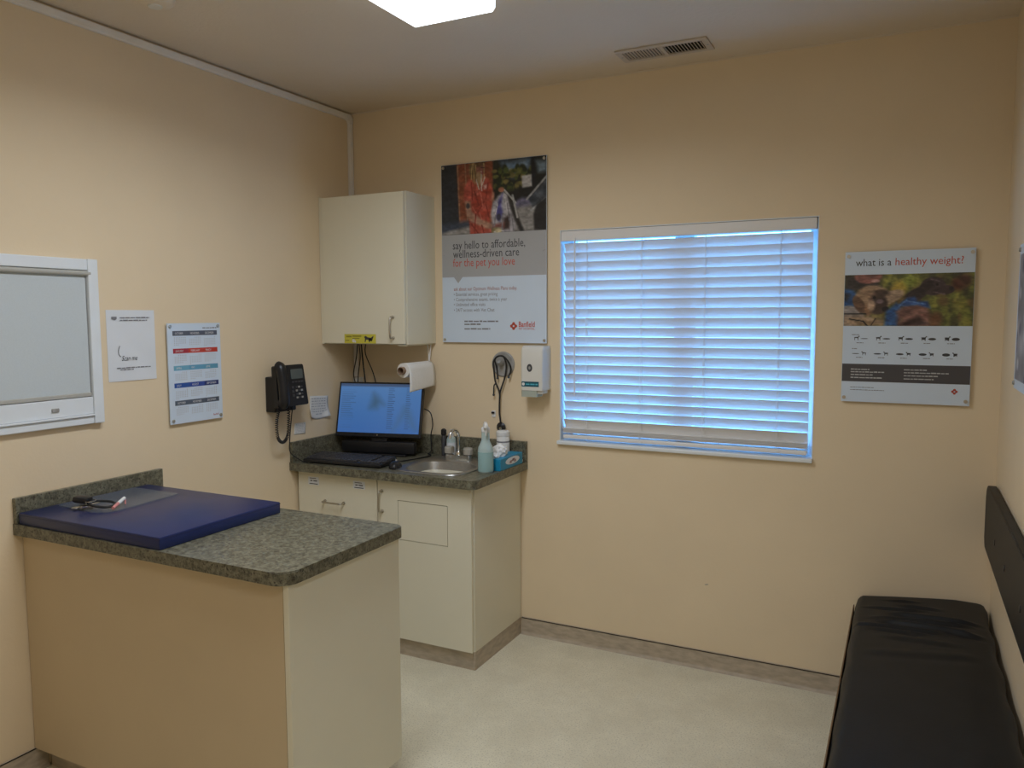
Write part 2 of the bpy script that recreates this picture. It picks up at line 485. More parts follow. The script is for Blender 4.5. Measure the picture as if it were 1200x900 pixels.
# ------------------------------------------------------------------ window, sill, blind, outdoors
obj('ground_outside', boxm(-30, 30, 0.6, 60, -0.6, -0.5), M_ground, kind='structure')
wn = struct_empty('window_1', (1.82, 0.12, WZ0))
YF = 0.085
for nm, a in (('frame_jamb', (WX0, WX0 + .04, WZ0, WZ1)), ('frame_jamb', (WX1 - .04, WX1, WZ0, WZ1)),
              ('frame_head', (WX0 + .04, WX1 - .04, WZ1 - .04, WZ1)), ('frame_sill', (WX0 + .04, WX1 - .04, WZ0, WZ0 + .045)),
              ('meeting_stile', (1.775, 1.865, WZ0 + .045, WZ1 - .04))):
    obj(nm, boxm(a[0], a[1], YF, YF + .05, a[2], a[3], bev=.003), M_vinylwhite, wn)
for a in ((WX0 + .04, 1.775), (1.865, WX1 - .04)):
    obj('pane', boxm(a[0], a[1], YF + .022, YF + .026, WZ0 + .045, WZ1 - .04), M_glass, wn)
sill = obj('window_sill', boxm(1.229, 2.403, -0.022, YF, WZ0 - .010, WZ0 + .008, bev=.004), M_vinylwhite, wn)
# plastic liners of the opening (white returns)
for nm, a in (('jamb_return', (WX0, WX0 + .004)), ('jamb_return', (WX1 - .004, WX1))):
    obj(nm, boxm(a[0], a[1], -.001, YF, WZ0 + .008, WZ1), M_vinylwhite, wn)
obj('head_return', boxm(WX0 + .004, WX1 - .004, 0, YF, WZ1 - .004, WZ1), M_vinylwhite, wn)

bl = thing('window_blind', 'white horizontal slat blind lowered and tilted shut in the back wall window', 'blind', (1.82, 0.03, WZ0 + .01))
BX0, BX1, BY = 1.249, 2.378, 0.036
obj('head_rail', boxm(WX0 + .006, WX1 - .008, -0.004, 0.062, WZ1 - .053, WZ1 - .006, bev=.003), M_slat, bl)
PITCH = 0.0448; TILT = math.radians(59.5); SW = 0.050
def slat_bm(zc, tilt, thick=.0026, yc=BY):
    n = 6; ca, sa = math.cos(tilt), math.sin(tilt)
    prof = []
    for k in range(n + 1):
        s = (k / n - .5) * SW; prof.append((s, .0028 * (1 - (2 * k / n - 1) ** 2)))
    prof2 = [(s, q - thick) for s, q in prof][::-1]
    bm = B()
    # room-side edge up, window-side edge down
    rings(bm, [[Vector((x, yc + s * ca + q * sa, zc - s * sa + q * ca)) for s, q in prof + prof2] for x in (BX0, BX1)])
    return bm
z0 = 1.969 - SW * math.sin(TILT) / 2
first = obj('slat', slat_bm(z0, TILT), M_slat, bl, smooth=40)
NS = 20
for k in range(1, NS): copy_part(first, bl, (0, 0, -PITCH * k))
zst = 1.052
fs = obj('stacked_slat', slat_bm(zst, math.radians(3)), M_slat, bl, smooth=40)
for k in range(1, 5): copy_part(fs, bl, (0, (k % 2) * .002, k * .0052))
obj('bottom_rail', boxm(BX0, BX1, BY - .026, BY + .026, WZ0 + .016, WZ0 + .036, bev=.005), M_slat, bl)
for cx in (1.372, 1.642, 1.935, 2.255):
    bm = B()
    for dy in (-.0245, .0245): cyl(bm, (cx + dy * .1, BY + dy * .55, WZ0 + .03), (cx + dy * .1, BY + dy * .55, WZ1 - .045), .0011, n=6)
    cyl(bm, (cx - .006, BY - .027, WZ0 + .03), (cx - .006, BY - .014, WZ1 - .046), .0009, n=6)
    for k in range(NS): cyl(bm, (cx, BY - .014, z0 - PITCH * k + .012), (cx, BY + .014, z0 - PITCH * k - .02), .0007, n=5)
    obj('ladder_cord', bm, M_white, bl)
    obj('cord_button', lathe(B(), [(0, 0), (.008, .001), (.008, .004), (0, .006)], (0, 0, 0), n=12, M=Matrix.Translation((cx, BY - .026, WZ0 + .026)) @ Matrix.Rotation(math.pi / 2, 4, 'X')), M_white, bl)
bm = B(); tube(bm, [(1.318, -.008, WZ1 - .04), (1.318, -.010, 1.9), (1.317, -.006, 1.235)], .004, n=6)
obj('tilt_wand', bm, M_acrylic if False else M_white, bl)

# ------------------------------------------------------------------ ceiling fittings
def ceiling_light(label, LX0, LX1, LY1, length=1.22):
    LY0 = LY1 - length
    lt = thing('ceiling_light', label, 'ceiling light', ((LX0 + LX1) / 2, (LY0 + LY1) / 2, H))
    obj('housing', boxm(LX0 + .01, LX1 - .01, LY0 + .01, LY1 - .01, H - .02, H - .0005, bev=.003), M_white, lt)
    b2 = B()
    prof = [(LX0, H - .016), (LX0 + .002, H - .068), (LX0 + .012, H - .079), (LX1 - .012, H - .079), (LX1 - .002, H - .068), (LX1, H - .016)]
    prism(b2, prof, LY0, LY1, lambda a, b, d: Vector((a, d, b)))
    for f in list(b2.faces):      # the flat prismatic bottom is its own, brighter panel
        if f.calc_center_median().z < H - .078: b2.faces.remove(f)
    obj('lens_side', b2, M_lampside, lt)
    obj('diffuser', boxm(LX0 + .012, LX1 - .012, LY0 + .001, LY1 - .001, H - .0800, H - .0785), M_lamp, lt)
    ld = bpy.data.lights.new('tube_light', 'AREA'); ld.shape = 'RECTANGLE'
    ld.size = LX1 - LX0 - .04; ld.size_y = length - .04
    ld.energy = LAMP_WATTS * length / 1.22; ld.color = LAMP_COLOR; ld.spread = math.radians(LAMP_SPREAD)
    lo = bpy.data.objects.new('tube_light', ld); link(lo, lt, Vector(((LX0 + LX1) / 2, (LY0 + LY1) / 2, H - .0815)))
ceiling_light('lit white fluorescent light box on the ceiling at the top of the picture', 1.141, 1.474, -1.10)
ceiling_light('added second light box on the ceiling, unseen behind the viewer', 2.45, 2.75, -2.8, .62)  # added lamp out of view, brightens the lower walls and exam table end

vt = thing('ceiling_vent', 'small painted louvred air vent in the ceiling above the window', 'vent', (1.8, -.235, H))
VX0, VX1, VY0, VY1 = 1.612, 1.995, -.31, -.158
bm = B()
ZV = H - .008
box(bm, VX0, VX1, VY0, VY0 + .024, ZV, H - .0005, bev=.002); box(bm, VX0, VX1, VY1 - .024, VY1, ZV, H - .0005, bev=.002)
box(bm, VX0, VX0 + .026, VY0 + .024, VY1 - .024, ZV, H - .0005); box(bm, VX1 - .026, VX1, VY0 + .024, VY1 - .024, ZV, H - .0005)
box(bm, 1.796, 1.811, VY0 + .024, VY1 - .024, ZV, H - .0005)
obj('frame', bm, M_ventp, vt)
obj('duct_opening', boxm(VX0 + .02, VX1 - .02, VY0 + .02, VY1 - .02, H - .0020, H - .0004), M_hole, vt)
for (a, c, sgn) in ((VX0 + .026, 1.796, -1), (1.811, VX1 - .026, 1)):
    n = 12
    for k in range(n):
        x = a + (k + .5) * (c - a) / n
        b2 = B(); box(b2, x - .0012, x + .0012, VY0 + .025, VY1 - .025, -.0034, .0034)
        Mx = Matrix.Translation((x, 0, H - .0062)) @ Matrix.Rotation(sgn * -0.75, 4, 'Y') @ Matrix.Translation((-x, 0, 0))
        bmesh.ops.transform(b2, matrix=Mx, verts=b2.verts[:])
        obj('louvre', b2, M_ventp, vt)
for x in (VX0 + .012, VX1 - .012): obj('screw', lathe(B(), [(0, ZV - .002), (.004, ZV - .001), (.0045, ZV)], (x, -.234, 0), n=10), M_grey, vt)
sd = thing('smoke_detector', 'round pale detector on the ceiling at the top edge left of the light', 'detector', (.40, -1.565, H))
obj('body', lathe(B(), [(.0, H - .034), (.03, H - .034), (.052, H - .030), (.062, H - .020), (.066, H - .0005)], (.40, -1.565, 0)), M_ceil, sd, smooth=40)
obj('sensor_ring', lathe(B(), [(.018, H - .038), (.022, H - .0385), (.024, H - .034)], (.40, -1.565, 0)), M_offwhite, sd, smooth=40)

# raceway along the ceiling line and down the corner
rw = thing('cable_raceway', 'white cable raceway running along the left wall under the ceiling and down the corner', 'raceway', (0.01, -.02, 1.30))
obj('ceiling_run', boxm(0, .020, YREAR, -.045, H - .040, H - .010, bev=.004), M_race, rw)
bm = B()
prism(bm, [(-.045, H - .010), (-.045, H - .040), (-.034, H - .044), (-.031, H - .055), (-.003, H - .055), (-.006, H - .027), (-.02, H - .011)], 0, .0205, YZ)
obj('elbow', bm, M_race, rw)
obj('corner_run', boxm(0, .020, -.031, -.003, 2.236, H - .055, bev=.004), M_race, rw)
obj('lower_run', boxm(0.002, .024, -.018, 0, 1.29, 1.480, bev=.003), M_race, rw)
ot = thing('wall_outlet', 'small white outlet box below the raceway behind the monitor', 'outlet', (.03, -.01, 1.25))
obj('box', boxm(.002, .055, -.028, -.0005, 1.19, 1.288, bev=.004), M_offwhite, ot)
for z in (1.215, 1.255): obj('socket', boxm(.018, .040, -.030, -.027, z, z + .024, bev=.002), M_white, ot)

# ------------------------------------------------------------------ cabinets
def bar_pull(parent, p0, p1, out, lift=.028, r=.0048):
    p0, p1, out = Vector(p0), Vector(p1), Vector(out)
    d = (p1 - p0).normalized()
    bm = B()
    tube(bm, [p0, p0 + out * lift * .7, p0 + out * lift + d * .008, (p0 + p1) / 2 + out * (lift + .003), p1 + out * lift - d * .008, p1 + out * lift * .7, p1], r, n=8, sm=4)
    for p in (p0, p1): cyl(bm, p, p + out * .004, r * 1.7, n=12)
    return obj('handle', bm, M_nickel, parent, smooth=60, label='satin metal bow handle')

UX, UY, UZ0, UZ1 = 0.531, -0.2816, 1.481, 2.234
uc = thing('wall_cabinet', 'cream single-door cabinet hung high in the corner beside the pet poster', 'cabinet', (.265, -.14, UZ0))
obj('body', boxm(.002, UX, UY + .021, -.0005, UZ0, UZ1, bev=.0015), M_cream, uc)
dr = obj('door', boxm(.020, UX - .004, UY, UY + .018, UZ0 + .004, UZ1 - .004, bev=.002), M_cream, uc)
obj('filler_strip', boxm(.002, .018, UY + .004, UY + .021, UZ0, UZ1), M_cream, uc)
bar_pull(dr, (.459, UY, 1.515), (.459, UY, 1.618), (0, -1, 0))
PU = lambda a, b, l: Vector((a, UY - .0006 - l, b))
st = obj('warning_label', boxm(.154, .352, UY - .0008, UY - .0001, 1.486, 1.533), M_yellow, uc, label='yellow caution sticker on cabinet door')
obj('label_print', flat([rect(.165, .20, 1.516, 1.524), rect(.205, .262, 1.519, 1.526), rect(.205, .25, 1.508, 1.514), rect(.16, .185, 1.498, 1.503)], PU), mat('olive_ink', (.30, .27, .03), .5), st)
obj('dog_figure', flat([[(.282, 1.493), (.288, 1.493), (.292, 1.505), (.305, 1.505), (.309, 1.492), (.315, 1.492), (.318, 1.512), (.330, 1.521), (.338, 1.525), (.336, 1.516), (.328, 1.508), (.322, 1.498), (.326, 1.496), (.320, 1.515), (.300, 1.518), (.289, 1.524), (.279, 1.520), (.284, 1.510)]], PU), M_ink, st)
obj('hand_figure', flat([disc(.212, 1.499, .009, 12), disc(.222, 1.495, .006, 10)], PU), M_whiteink, st)

XB, YBc, ZB = 1.0235, -0.506, 0.895
bc = thing('base_cabinet', 'cream base cabinet with drawer and door under the sink counter', 'cabinet', (.51, -.25, 0))
obj('body', boxm(.003, XB - .002, YBc + .021, -.0005, .087, ZB - .04), M_cream, bc)
obj('side_panel', boxm(XB - .002, XB + .004, YBc + .021, -.0085, .088, ZB - .04), M_cream, bc)
obj('toe_kick', boxm(.003, XB + .002, YBc + .022, -.0085, 0, .087), M_base, bc)
dw = obj('drawer', boxm(.022, .506, YBc, YBc + .019, .640, ZB - .046, bev=.002), M_cream, bc)
bar_pull(dw, (.192, YBc, .712), (.308, YBc, .712), (0, -1, 0))
d2 = obj('door', boxm(.022, .506, YBc, YBc + .019, .090, .636, bev=.002), M_cream, bc)
bar_pull(d2, (.468, YBc, .50), (.468, YBc, .60), (0, -1, 0))
# sink door with the cut-out flap
bm = B()
fx0, fx1, fz0, fz1 = .628, .897, .573, .757
dx0, dx1, dz0, dz1 = .512, XB, .090, ZB - .046
g = .0030
for a in ((dx0, fx0 - g, dz0, dz1), (fx1 + g, dx1, dz0, dz1), (fx0 - g, fx1 + g, dz0, fz0 - g), (fx0 - g, fx1 + g, fz1 + g, dz1)):
    box(bm, a[0], a[1], YBc, YBc + .019, a[2], a[3])
d3 = obj('door', bm, M_cream, bc)
obj('flap_panel', boxm(fx0, fx1, YBc, YBc + .012, fz0, fz1), M_cream, d3, label='square cut-out flap in the door')
obj('flap_gap', boxm(fx0 - g, fx1 + g, YBc + .012, YBc + .0185, fz0 - g, fz1 + g), M_groove, d3)
bar_pull(d3, (.537, YBc, .698), (.537, YBc, .796), (0, -1, 0))
obj('door_reveal', boxm(.507, .511, YBc + .010, YBc + .0195, .088, ZB - .046), M_groove, bc)
PB = lambda a, b, l: Vector((a, YBc - .0005 - l, b))
for (a0, a1, b0, b1) in ((.086, .155, .786, .826), (.366, .437, .792, .829)):
    s_ = obj('name_tag', flat([rect(a0, a1, b0, b1)], PB, 0), M_paper, dw, label='white paper tag on drawer front')
    obj('tag_print', flat([rect(a0 + .010, a1 - .018, b1 - .009, b1 - .006), rect(a0 + .014, a0 + .028, b1 - .022, b1 - .017), rect(a0 + .034, a1 - .012, b1 - .022, b1 - .017), rect(a0 + .008, a1 - .008, b0 + .003, b0 + .007)], PB), M_ink, s_)
obj('cove_corner', boxm(XB - .01, XB + .0035, YBc + .021, YBc + .034, 0, .086, bev=.003), M_base, bc)

# countertop over the base cabinet, with sink cut-out
XC, YC = 1.064, -0.5445
def superell(cx, cy, rx, ry, n=40, e=3.2):
    out = []
    for k in range(n):
        t = 2 * math.pi * k / n; c, s = math.cos(t), math.sin(t)
        out.append((cx + rx * math.copysign(abs(c) ** (2 / e), c), cy + ry * math.copysign(abs(s) ** (2 / e), s)))
    return out
SKX, SKY = .755, -.320
ct = thing('countertop', 'dark mottled laminate counter with backsplash around the sink', 'countertop', (.53, -.27, ZB - .04))
bm = B(); hole_plate(bm, rrect(.001, XC, YC, -.0005, (0, .035, 0, 0)), superell(SKX, SKY, .158, .138), ZB - .04, ZB)
obj('worktop', bm, M_counter, ct)
obj('backsplash', boxm(.021, XC, -.021, -.0005, ZB, ZB + .102, bev=.002), M_counter, ct)
obj('side_splash', boxm(.001, .020, YC + .004, -.0005, ZB, ZB + .102, bev=.002), M_counter, ct)

# exam table: cabinet + top
XE, YE0, YE1, ZE = 1.232, -1.908, -1.328, 0.91
XEC, YEC0, YEC1 = 1.2165, -1.879, -1.345
ec = thing('exam_cabinet', 'plain cream cabinet of the exam table standing against the left wall', 'cabinet', (.6, -1.6, 0))
obj('body', boxm(.003, XEC - .021, YEC0 + .004, YEC1, .087, ZE - .039), M_cream, ec)
obj('front_panel', boxm(.004, XEC - .023, YEC0 + .001, YEC0 + .004, .087, ZE - .040), mat('front_tan', (0.62, 0.49, 0.315), .42, var=.02, scale=3), ec)  # front face coloured darker and browner than the cream end panel
obj('end_panel', boxm(XEC - .020, XEC, YEC0 - .001, YEC1 + .001, .087, ZE - .039, bev=.0015), M_cream, ec)
obj('toe_kick', boxm(.018, XEC - .03, YEC0 + .05, YEC1 - .03, 0, .087), M_base, ec)
et = thing('countertop', 'mottled grey-green exam table top with rounded free corners and a wall splash', 'countertop', (.6, -1.6, ZE - .038))
bm = B(); prism(bm, rrect(.001, XE, YE0, YE1, (0, .055, .03, 0), 8), ZE - .038, ZE, XY)
bmesh.ops.bevel(bm, geom=[e for e in bm.edges if all(abs(v.co.z - ZE) < 1e-5 for v in e.verts) and all(v.co.x > .01 for v in e.verts)], offset=.003, segments=2, affect='EDGES')
obj('worktop', bm, M_counter, et, smooth=50)
obj('backsplash', boxm(.001, .020, YE0 + .002, -1.305, ZE, ZE + .090, bev=.002), M_counter, et)

# ------------------------------------------------------------------ sink, faucet
sk = thing('sink', 'small stainless steel basin set in the corner counter', 'sink', (SKX, SKY, ZB - .13))
bm = B()
R_ = []
for (rx, ry, z, cy) in ((.195, .218, ZB + .0008, SKY + .045), (.193, .216, ZB + .0045, SKY + .045), (.168, .150, ZB + .0045, SKY), (.157, .136, ZB - .001, SKY), (.150, .129, ZB - .03, SKY), (.140, .118, ZB - .10, SKY), (.12, .10, ZB - .128, SKY), (.06, .05, ZB - .135, SKY), (.02, .02, ZB - .137, SKY)):
    R_.append([Vector((a, b, z)) for a, b in superell(SKX, cy, rx, ry, 48, 5.0 if rx > .17 else 3.2)])
rings(bm, R_, cap=False)
obj('basin', bm, M_steel, sk, smooth=35)
obj('drain', lathe(B(), [(.0, ZB - .134), (.012, ZB - .134), (.020, ZB - .1325), (.024, ZB - .136)], (SKX, SKY, 0), n=20), M_chrome, sk)
FX, FY, FZ = .742, -.135, ZB + .0048
fc = thing('faucet', 'chrome gooseneck faucet with two clear knobs behind the basin', 'faucet', (FX, FY, FZ))
bm = B(); prism(bm, rrect(FX - .077, FX + .077, FY - .024, FY + .024, .02), FZ, FZ + .028, XY)
obj('base_plate', bm, M_chrome, fc, smooth=40)
bm = B(); tube(bm, [(FX, FY, FZ + .02), (FX, FY, FZ + .10), (FX, FY - .006, FZ + .137), (FX - .002, FY - .035, FZ + .158), (FX - .004, FY - .066, FZ + .147), (FX - .005, FY - .078, FZ + .118)], lambda t: .0095 - .002 * t, n=12, sm=6)
lathe(bm, [(.016, FZ + .02), (.016, FZ + .03), (.011, FZ + .045)], (FX, FY, 0), n=16)
obj('spout', bm, M_chrome, fc, smooth=50)
for s in (-1, 1):
    hx = FX + s * .055
    hd = obj('knob', lathe(B(), [(.010, FZ + .022), (.012, FZ + .028), (.024, FZ + .032), (.026, FZ + .058), (.021, FZ + .065), (0, FZ + .066)], (hx, FY, 0), n=10), M_knob, fc, label='clear fluted faucet knob')
    obj('knob_stem', lathe(B(), [(.009, FZ + .020), (.009, FZ + .05), (0, FZ + .05)], (hx, FY, 0), n=10), M_chrome, hd)

# ------------------------------------------------------------------ things on the sink counter
def bottle(prof, c, m, n=28, **k): return lathe(B(), [(r, c[2] + z) for r, z in prof], (c[0], c[1], 0), n=n)
p = (.655, -.062, FZ)
sp = thing('soap_bottle', 'small white pump soap bottle behind the faucet', 'bottle', p)
obj('body', bottle([(0, 0), (.022, 0), (.024, .004), (.024, .088), (.020, .098), (.013, .104), (0, .105)], p, None), M_bottle, sp, smooth=40)
obj('label_band', bottle([(.0243, .018), (.0246, .019), (.0246, .072), (.0243, .073)], p, None), M_paper, sp, smooth=40)
bm = bottle([(0, .100), (.015, .101), (.015, .118), (.006, .121), (.005, .140), (.0, .141)], p, None)
tube(bm, [(p[0], p[1], p[2] + .137), (p[0] + .012, p[1] - .012, p[2] + .138), (p[0] + .024, p[1] - .024, p[2] + .132)], .0045, n=8)
obj('pump', bm, M_white, sp, smooth=45)
p = (.600, -.046, ZB)
bt = thing('dropper_bottle', 'thin dark bottle left of the pump soap bottle', 'bottle', p)
obj('body', bottle([(0, 0), (.011, 0), (.0125, .004), (.0125, .10), (.007, .112)], p, None, n=16), M_dark, bt, smooth=40)
obj('cap', bottle([(.0095, .108), (.0145, .112), (.0145, .136), (.007, .143), (0, .144)], p, None, n=16), M_black, bt, smooth=40)

p = (1.006, -.335, ZB)
sb = thing('spray_bottle', 'clear spray bottle half full of pale blue liquid at the counter corner', 'bottle', p)
obj('body', bottle([(0, .0), (.032, .0), (.036, .005), (.0365, .100), (.034, .118), (.026, .135), (.0195, .150), (.0185, .196), (.0, .197)], p, None), M_bottle, sb, smooth=40)
obj('liquid', bottle([(0, .006), (.0366, .007), (.0369, .010), (.0369, .096), (.0366, .098), (0, .0985)], p, None), M_liquid, sb, smooth=40)
bm = bottle([(.020, .190), (.0205, .191), (.0205, .208), (.014, .214), (0, .214)], p, None, n=18)
b2 = B(); box(b2, -.012, .012, -.050, .020, .212, .236, bev=.005)
for v in b2.verts:
    if v.co.y < -.01: v.co.z += .006 + (v.co.y + .01) * .15
    if v.co.z > .225: v.co.x *= .6
merge(bm, b2, Matrix.Translation(p) @ Matrix.Rotation(math.radians(32), 4, 'Z'))
b2 = B(); tube(b2, [(0, -.024, .218), (0, -.036, .200), (0, -.034, .178)], .004, n=6, sm=4); merge(bm, b2, Matrix.Translation(p) @ Matrix.Rotation(math.radians(32), 4, 'Z'))
obj('trigger_head', bm, M_white, sb, smooth=50)

p = (.957, -.062, ZB)
cn = thing('wipes_canister', 'white cylindrical wipes canister standing by the back wall under the stethoscope', 'canister', p)
obj('body', bottle([(0, 0), (.031, 0), (.033, .003), (.033, .128), (.031, .131)], p, None), M_white, cn, smooth=40)
obj('lid', bottle([(.034, .131), (.0345, .133), (.0345, .152), (.030, .157), (0, .158)], p, None), M_white, cn, smooth=40)
obj('label_print', lathe(B(), [(.0333, ZB + .02), (.0334, ZB + .021), (.0334, ZB + .034), (.0333, ZB + .035)], (p[0], p[1], 0)), M_inkgrey, cn, smooth=40)
obj('label_print', lathe(B(), [(.0333, ZB + .10), (.0334, ZB + .101), (.0334, ZB + .106), (.0333, ZB + .107)], (p[0], p[1], 0)), M_inkgrey, cn, smooth=40)

tb = thing('tissue_box', 'teal tissue box with crumpled white tissue at the counter end', 'tissue box', (1.0, -.18, ZB))
TX0, TX1, TY0, TY1, TZ = .994, 1.061, -.292, -.055, ZB + .056
obj('carton', boxm(TX0, TX1, TY0, TY1, ZB, TZ, bev=.002), M_teal, tb)
bm = flat([disc(0, 0, 1, 24)], lambda a, b, l: Vector((TX1 + .0008, (TY0 + TY1) / 2 + .008 + a * .075, ZB + .034 + b * .018)))
obj('side_print', bm, M_paper, tb, label='pale patterned panel on the carton side')
bm = flat([disc(.3 * math.cos(k * 1.3), .35 * math.sin(k * 2.1), .16, 8) for k in range(7)], lambda a, b, l: Vector((TX1 + .0012, (TY0 + TY1) / 2 + .008 + a * .085, ZB + .032 + b * .02)))
obj('side_pattern', bm, mat('muted_pink_print', (.35, .22, .24), .5), tb)
def crumple(c, r, seed, sz=1.0):
    b2 = B(); bmesh.ops.create_icosphere(b2, subdivisions=3, radius=1.0)
    q = random.Random(seed); ph = [(q.uniform(-5, 5), q.uniform(-5, 5), q.uniform(-5, 5), q.uniform(0, 6)) for _ in range(7)]
    for v in b2.verts:
        d = 1 + .34 * sum(abs(math.sin(v.co.x * a + v.co.y * b + v.co.z * c_ + e)) - .6 for a, b, c_, e in ph) / 2
        v.co = Vector(c) + Vector((v.co.x * r[0], v.co.y * r[1], v.co.z * r[2])) * d
    return b2
obj('tissue', crumple((1.012, -.20, TZ + .022), (.030, .036, .034), 3), M_tissue, tb, smooth=25)
obj('tissue', crumple((1.010, -.255, TZ + .008), (.022, .022, .014), 5), M_tissue, tb, smooth=25)
tw = obj('tissue_wad', crumple((1.045, -.036, ZB + .0085), (.008, .009, .009), 9), M_tissue, None, smooth=25)
tw['label'] = 'small white tissue scrap lying beyond the teal box'; tw['category'] = 'tissue'

# ------------------------------------------------------------------ computer
Rm = Matrix.Translation((.279, -.19, .992)) @ Matrix.Rotation(math.radians(12.2), 4, 'Z') @ Matrix.Rotation(math.radians(-14), 4, 'X')
mo = thing('monitor', 'black computer monitor showing a blue list screen on the corner counter', 'monitor', (.29, -.15, ZB))
hw, hh = .240, .292
obj('casing', box(B(), -hw, hw, 0, .022, 0, hh, bev=.004, M=Rm), M_black, mo)
PM = lambda a, b, l: Rm @ Vector((a, -.0004 - l, b))
pt = Paint(120, 70, (95, 150, 215), 4)
pt.img += (np.array((70, 125, 205.)) - pt.img) * np.clip(pt.Y * .9, 0, 1)[..., None]
pt.poly([(0, 0), (1, 0), (1, .06), (0, .06)], (70, 95, 135), .01)
for k in range(20):
    y = .10 + k * .042
    pt.line((.03, y), (.03 + .10 + .08 * pt.r.rand(), y), .004, (75, 115, 165))
    pt.line((.60, y), (.60 + .05 + .03 * pt.r.rand(), y), .005, (60, 95, 140))
    pt.line((.82 - .0 * k, y), (.82 + .03 + .03 * pt.r.rand(), y), .005, (62, 98, 145))
pt.poly([(.38, .5), (.42, .2), (.47, .26), (.55, .42), (.50, .40), (.47, .5)], (72, 112, 150), .05)
pt.poly([(.68, .95), (.80, .45), (.88, .55), (.96, .9), (.90, .85), (.83, .6)], (80, 125, 175), .05)
raster_obj('screen', pt.img, PM, -hw + .010, hw - .010, .022, hh - .010, mo, M_screen, .0004)
obj('badge', flat([disc(0, .011, .0035, 12)], PM), M_nickel, mo)
bm = B()
box(bm, -.045, .045, .024, .055, -.03, .12, bev=.006, M=Rm)
box(bm, -.16, .16, -.02, .16, 0, .012, bev=.004, M=Matrix.Translation((.285, -.19, ZB)) @ Matrix.Rotation(math.radians(12.2), 4, 'Z'))
obj('stand', bm, M_black, mo)
Rd = Matrix.Translation((.287, -.195, ZB + .0125)) @ Matrix.Rotation(math.radians(12.2), 4, 'Z')
dk = obj('speaker_bar', box(B(), -.21, .20, .004, .055, .0, .062, bev=.008, M=Rd), M_black, mo, smooth=40)

kb_M = Matrix.Translation((.285, -.425, ZB)) @ Matrix.Rotation(math.radians(4), 4, 'Z')
kb = thing('keyboard', 'black computer keyboard at the front of the corner counter', 'keyboard', (.285, -.425, ZB))
b2 = B(); box(b2, -.225, .225, -.078, .078, .004, .020, bev=.004)
for v in b2.verts: v.co.z += (v.co.y + .078) * .07 if v.co.z > .01 else 0
obj('case', merge(B(), b2, kb_M), M_black, kb)
bm = B()
for r_ in range(6):
    y = .062 - r_ * .0215 - (.004 if r_ else 0)
    x = -.214
    while x < .207:
        w_ = .0165
        if r_ == 5 and -.13 < x < -.02: w_ = .1
        if not (.075 < x < .085 or .145 < x < .15):
            box(bm, x, x + w_, y - .0085, y + .0085, .020, .0265 + (y + .078) * .07, M=kb_M)
        x += w_ + .0025
obj('keys', bm, M_dark, kb, kind='stuff')
p = (.562, -.43, ZB)
ms = thing('computer_mouse', 'black computer mouse between the keyboard and the basin', 'mouse', p)
b2 = B(); bmesh.ops.create_uvsphere(b2, u_segments=20, v_segments=12, radius=1)
for v in b2.verts:
    z = max(v.co.z, -.15)
    v.co = Vector((v.co.x * .031, v.co.y * .052, (z + .15) * .030 * (1 + .15 * v.co.y * -1)))
obj('shell', merge(B(), b2, Matrix.Translation(p) @ Matrix.Rotation(math.radians(25), 4, 'Z')), M_black, ms, smooth=60)
b2 = B(); cyl(b2, (-.004, .028, .030), (.004, .028, .030), .006, n=12)
obj('scroll_wheel', merge(B(), b2, Matrix.Translation(p) @ Matrix.Rotation(math.radians(25), 4, 'Z')), M_grey, ms)

def cable(label, pts, r=.0028, group=None, name='cable'):
    o = obj(name, tube(B(), pts, r, n=8, sm=6), M_blackmat, None, smooth=60)
    o['label'] = label; o['category'] = 'cable'
    if group: o['group'] = group
    return o
G = 'cables hanging from the wall cabinet'
cable('leftmost black cable hanging from the wall cabinet to the outlet', [(.095, -.10, 1.4805), (.085, -.10, 1.40), (.045, -.075, 1.31), (.04, -.045, 1.24)], group=G)
cable('second black cable from the left hanging behind the monitor', [(.105, -.10, 1.4805), (.115, -.105, 1.40), (.095, -.10, 1.30), (.092, -.095, 1.20), (.12, -.06, 1.10)], group=G)
cable('thick black cable in the middle of the bunch above the monitor', [(.120, -.10, 1.4805), (.125, -.10, 1.42), (.135, -.10, 1.33), (.15, -.095, 1.22), (.18, -.06, 1.10)], .004, group=G)
cable('rightmost black cable of the bunch above the monitor', [(.132, -.075, 1.4805), (.128, -.075, 1.42), (.172, -.075, 1.33), (.200, -.072, 1.24), (.235, -.05, 1.10)], group=G)
cable('black cable looping down beside the right edge of the monitor', [(.50, -.075, 1.14), (.535, -.07, 1.12), (.545, -.065, 1.06), (.53, -.06, 1.00), (.525, -.05, .92), (.51, -.06, ZB + .004)], .003)
cable('black cable lying on the counter beside the basin rim', [(.42, -.27, ZB + .004), (.485, -.30, ZB + .004), (.515, -.25, ZB + .0045), (.535, -.17, ZB + .004), (.545, -.09, ZB + .0045), (.50, -.045, ZB + .004)], .0035)

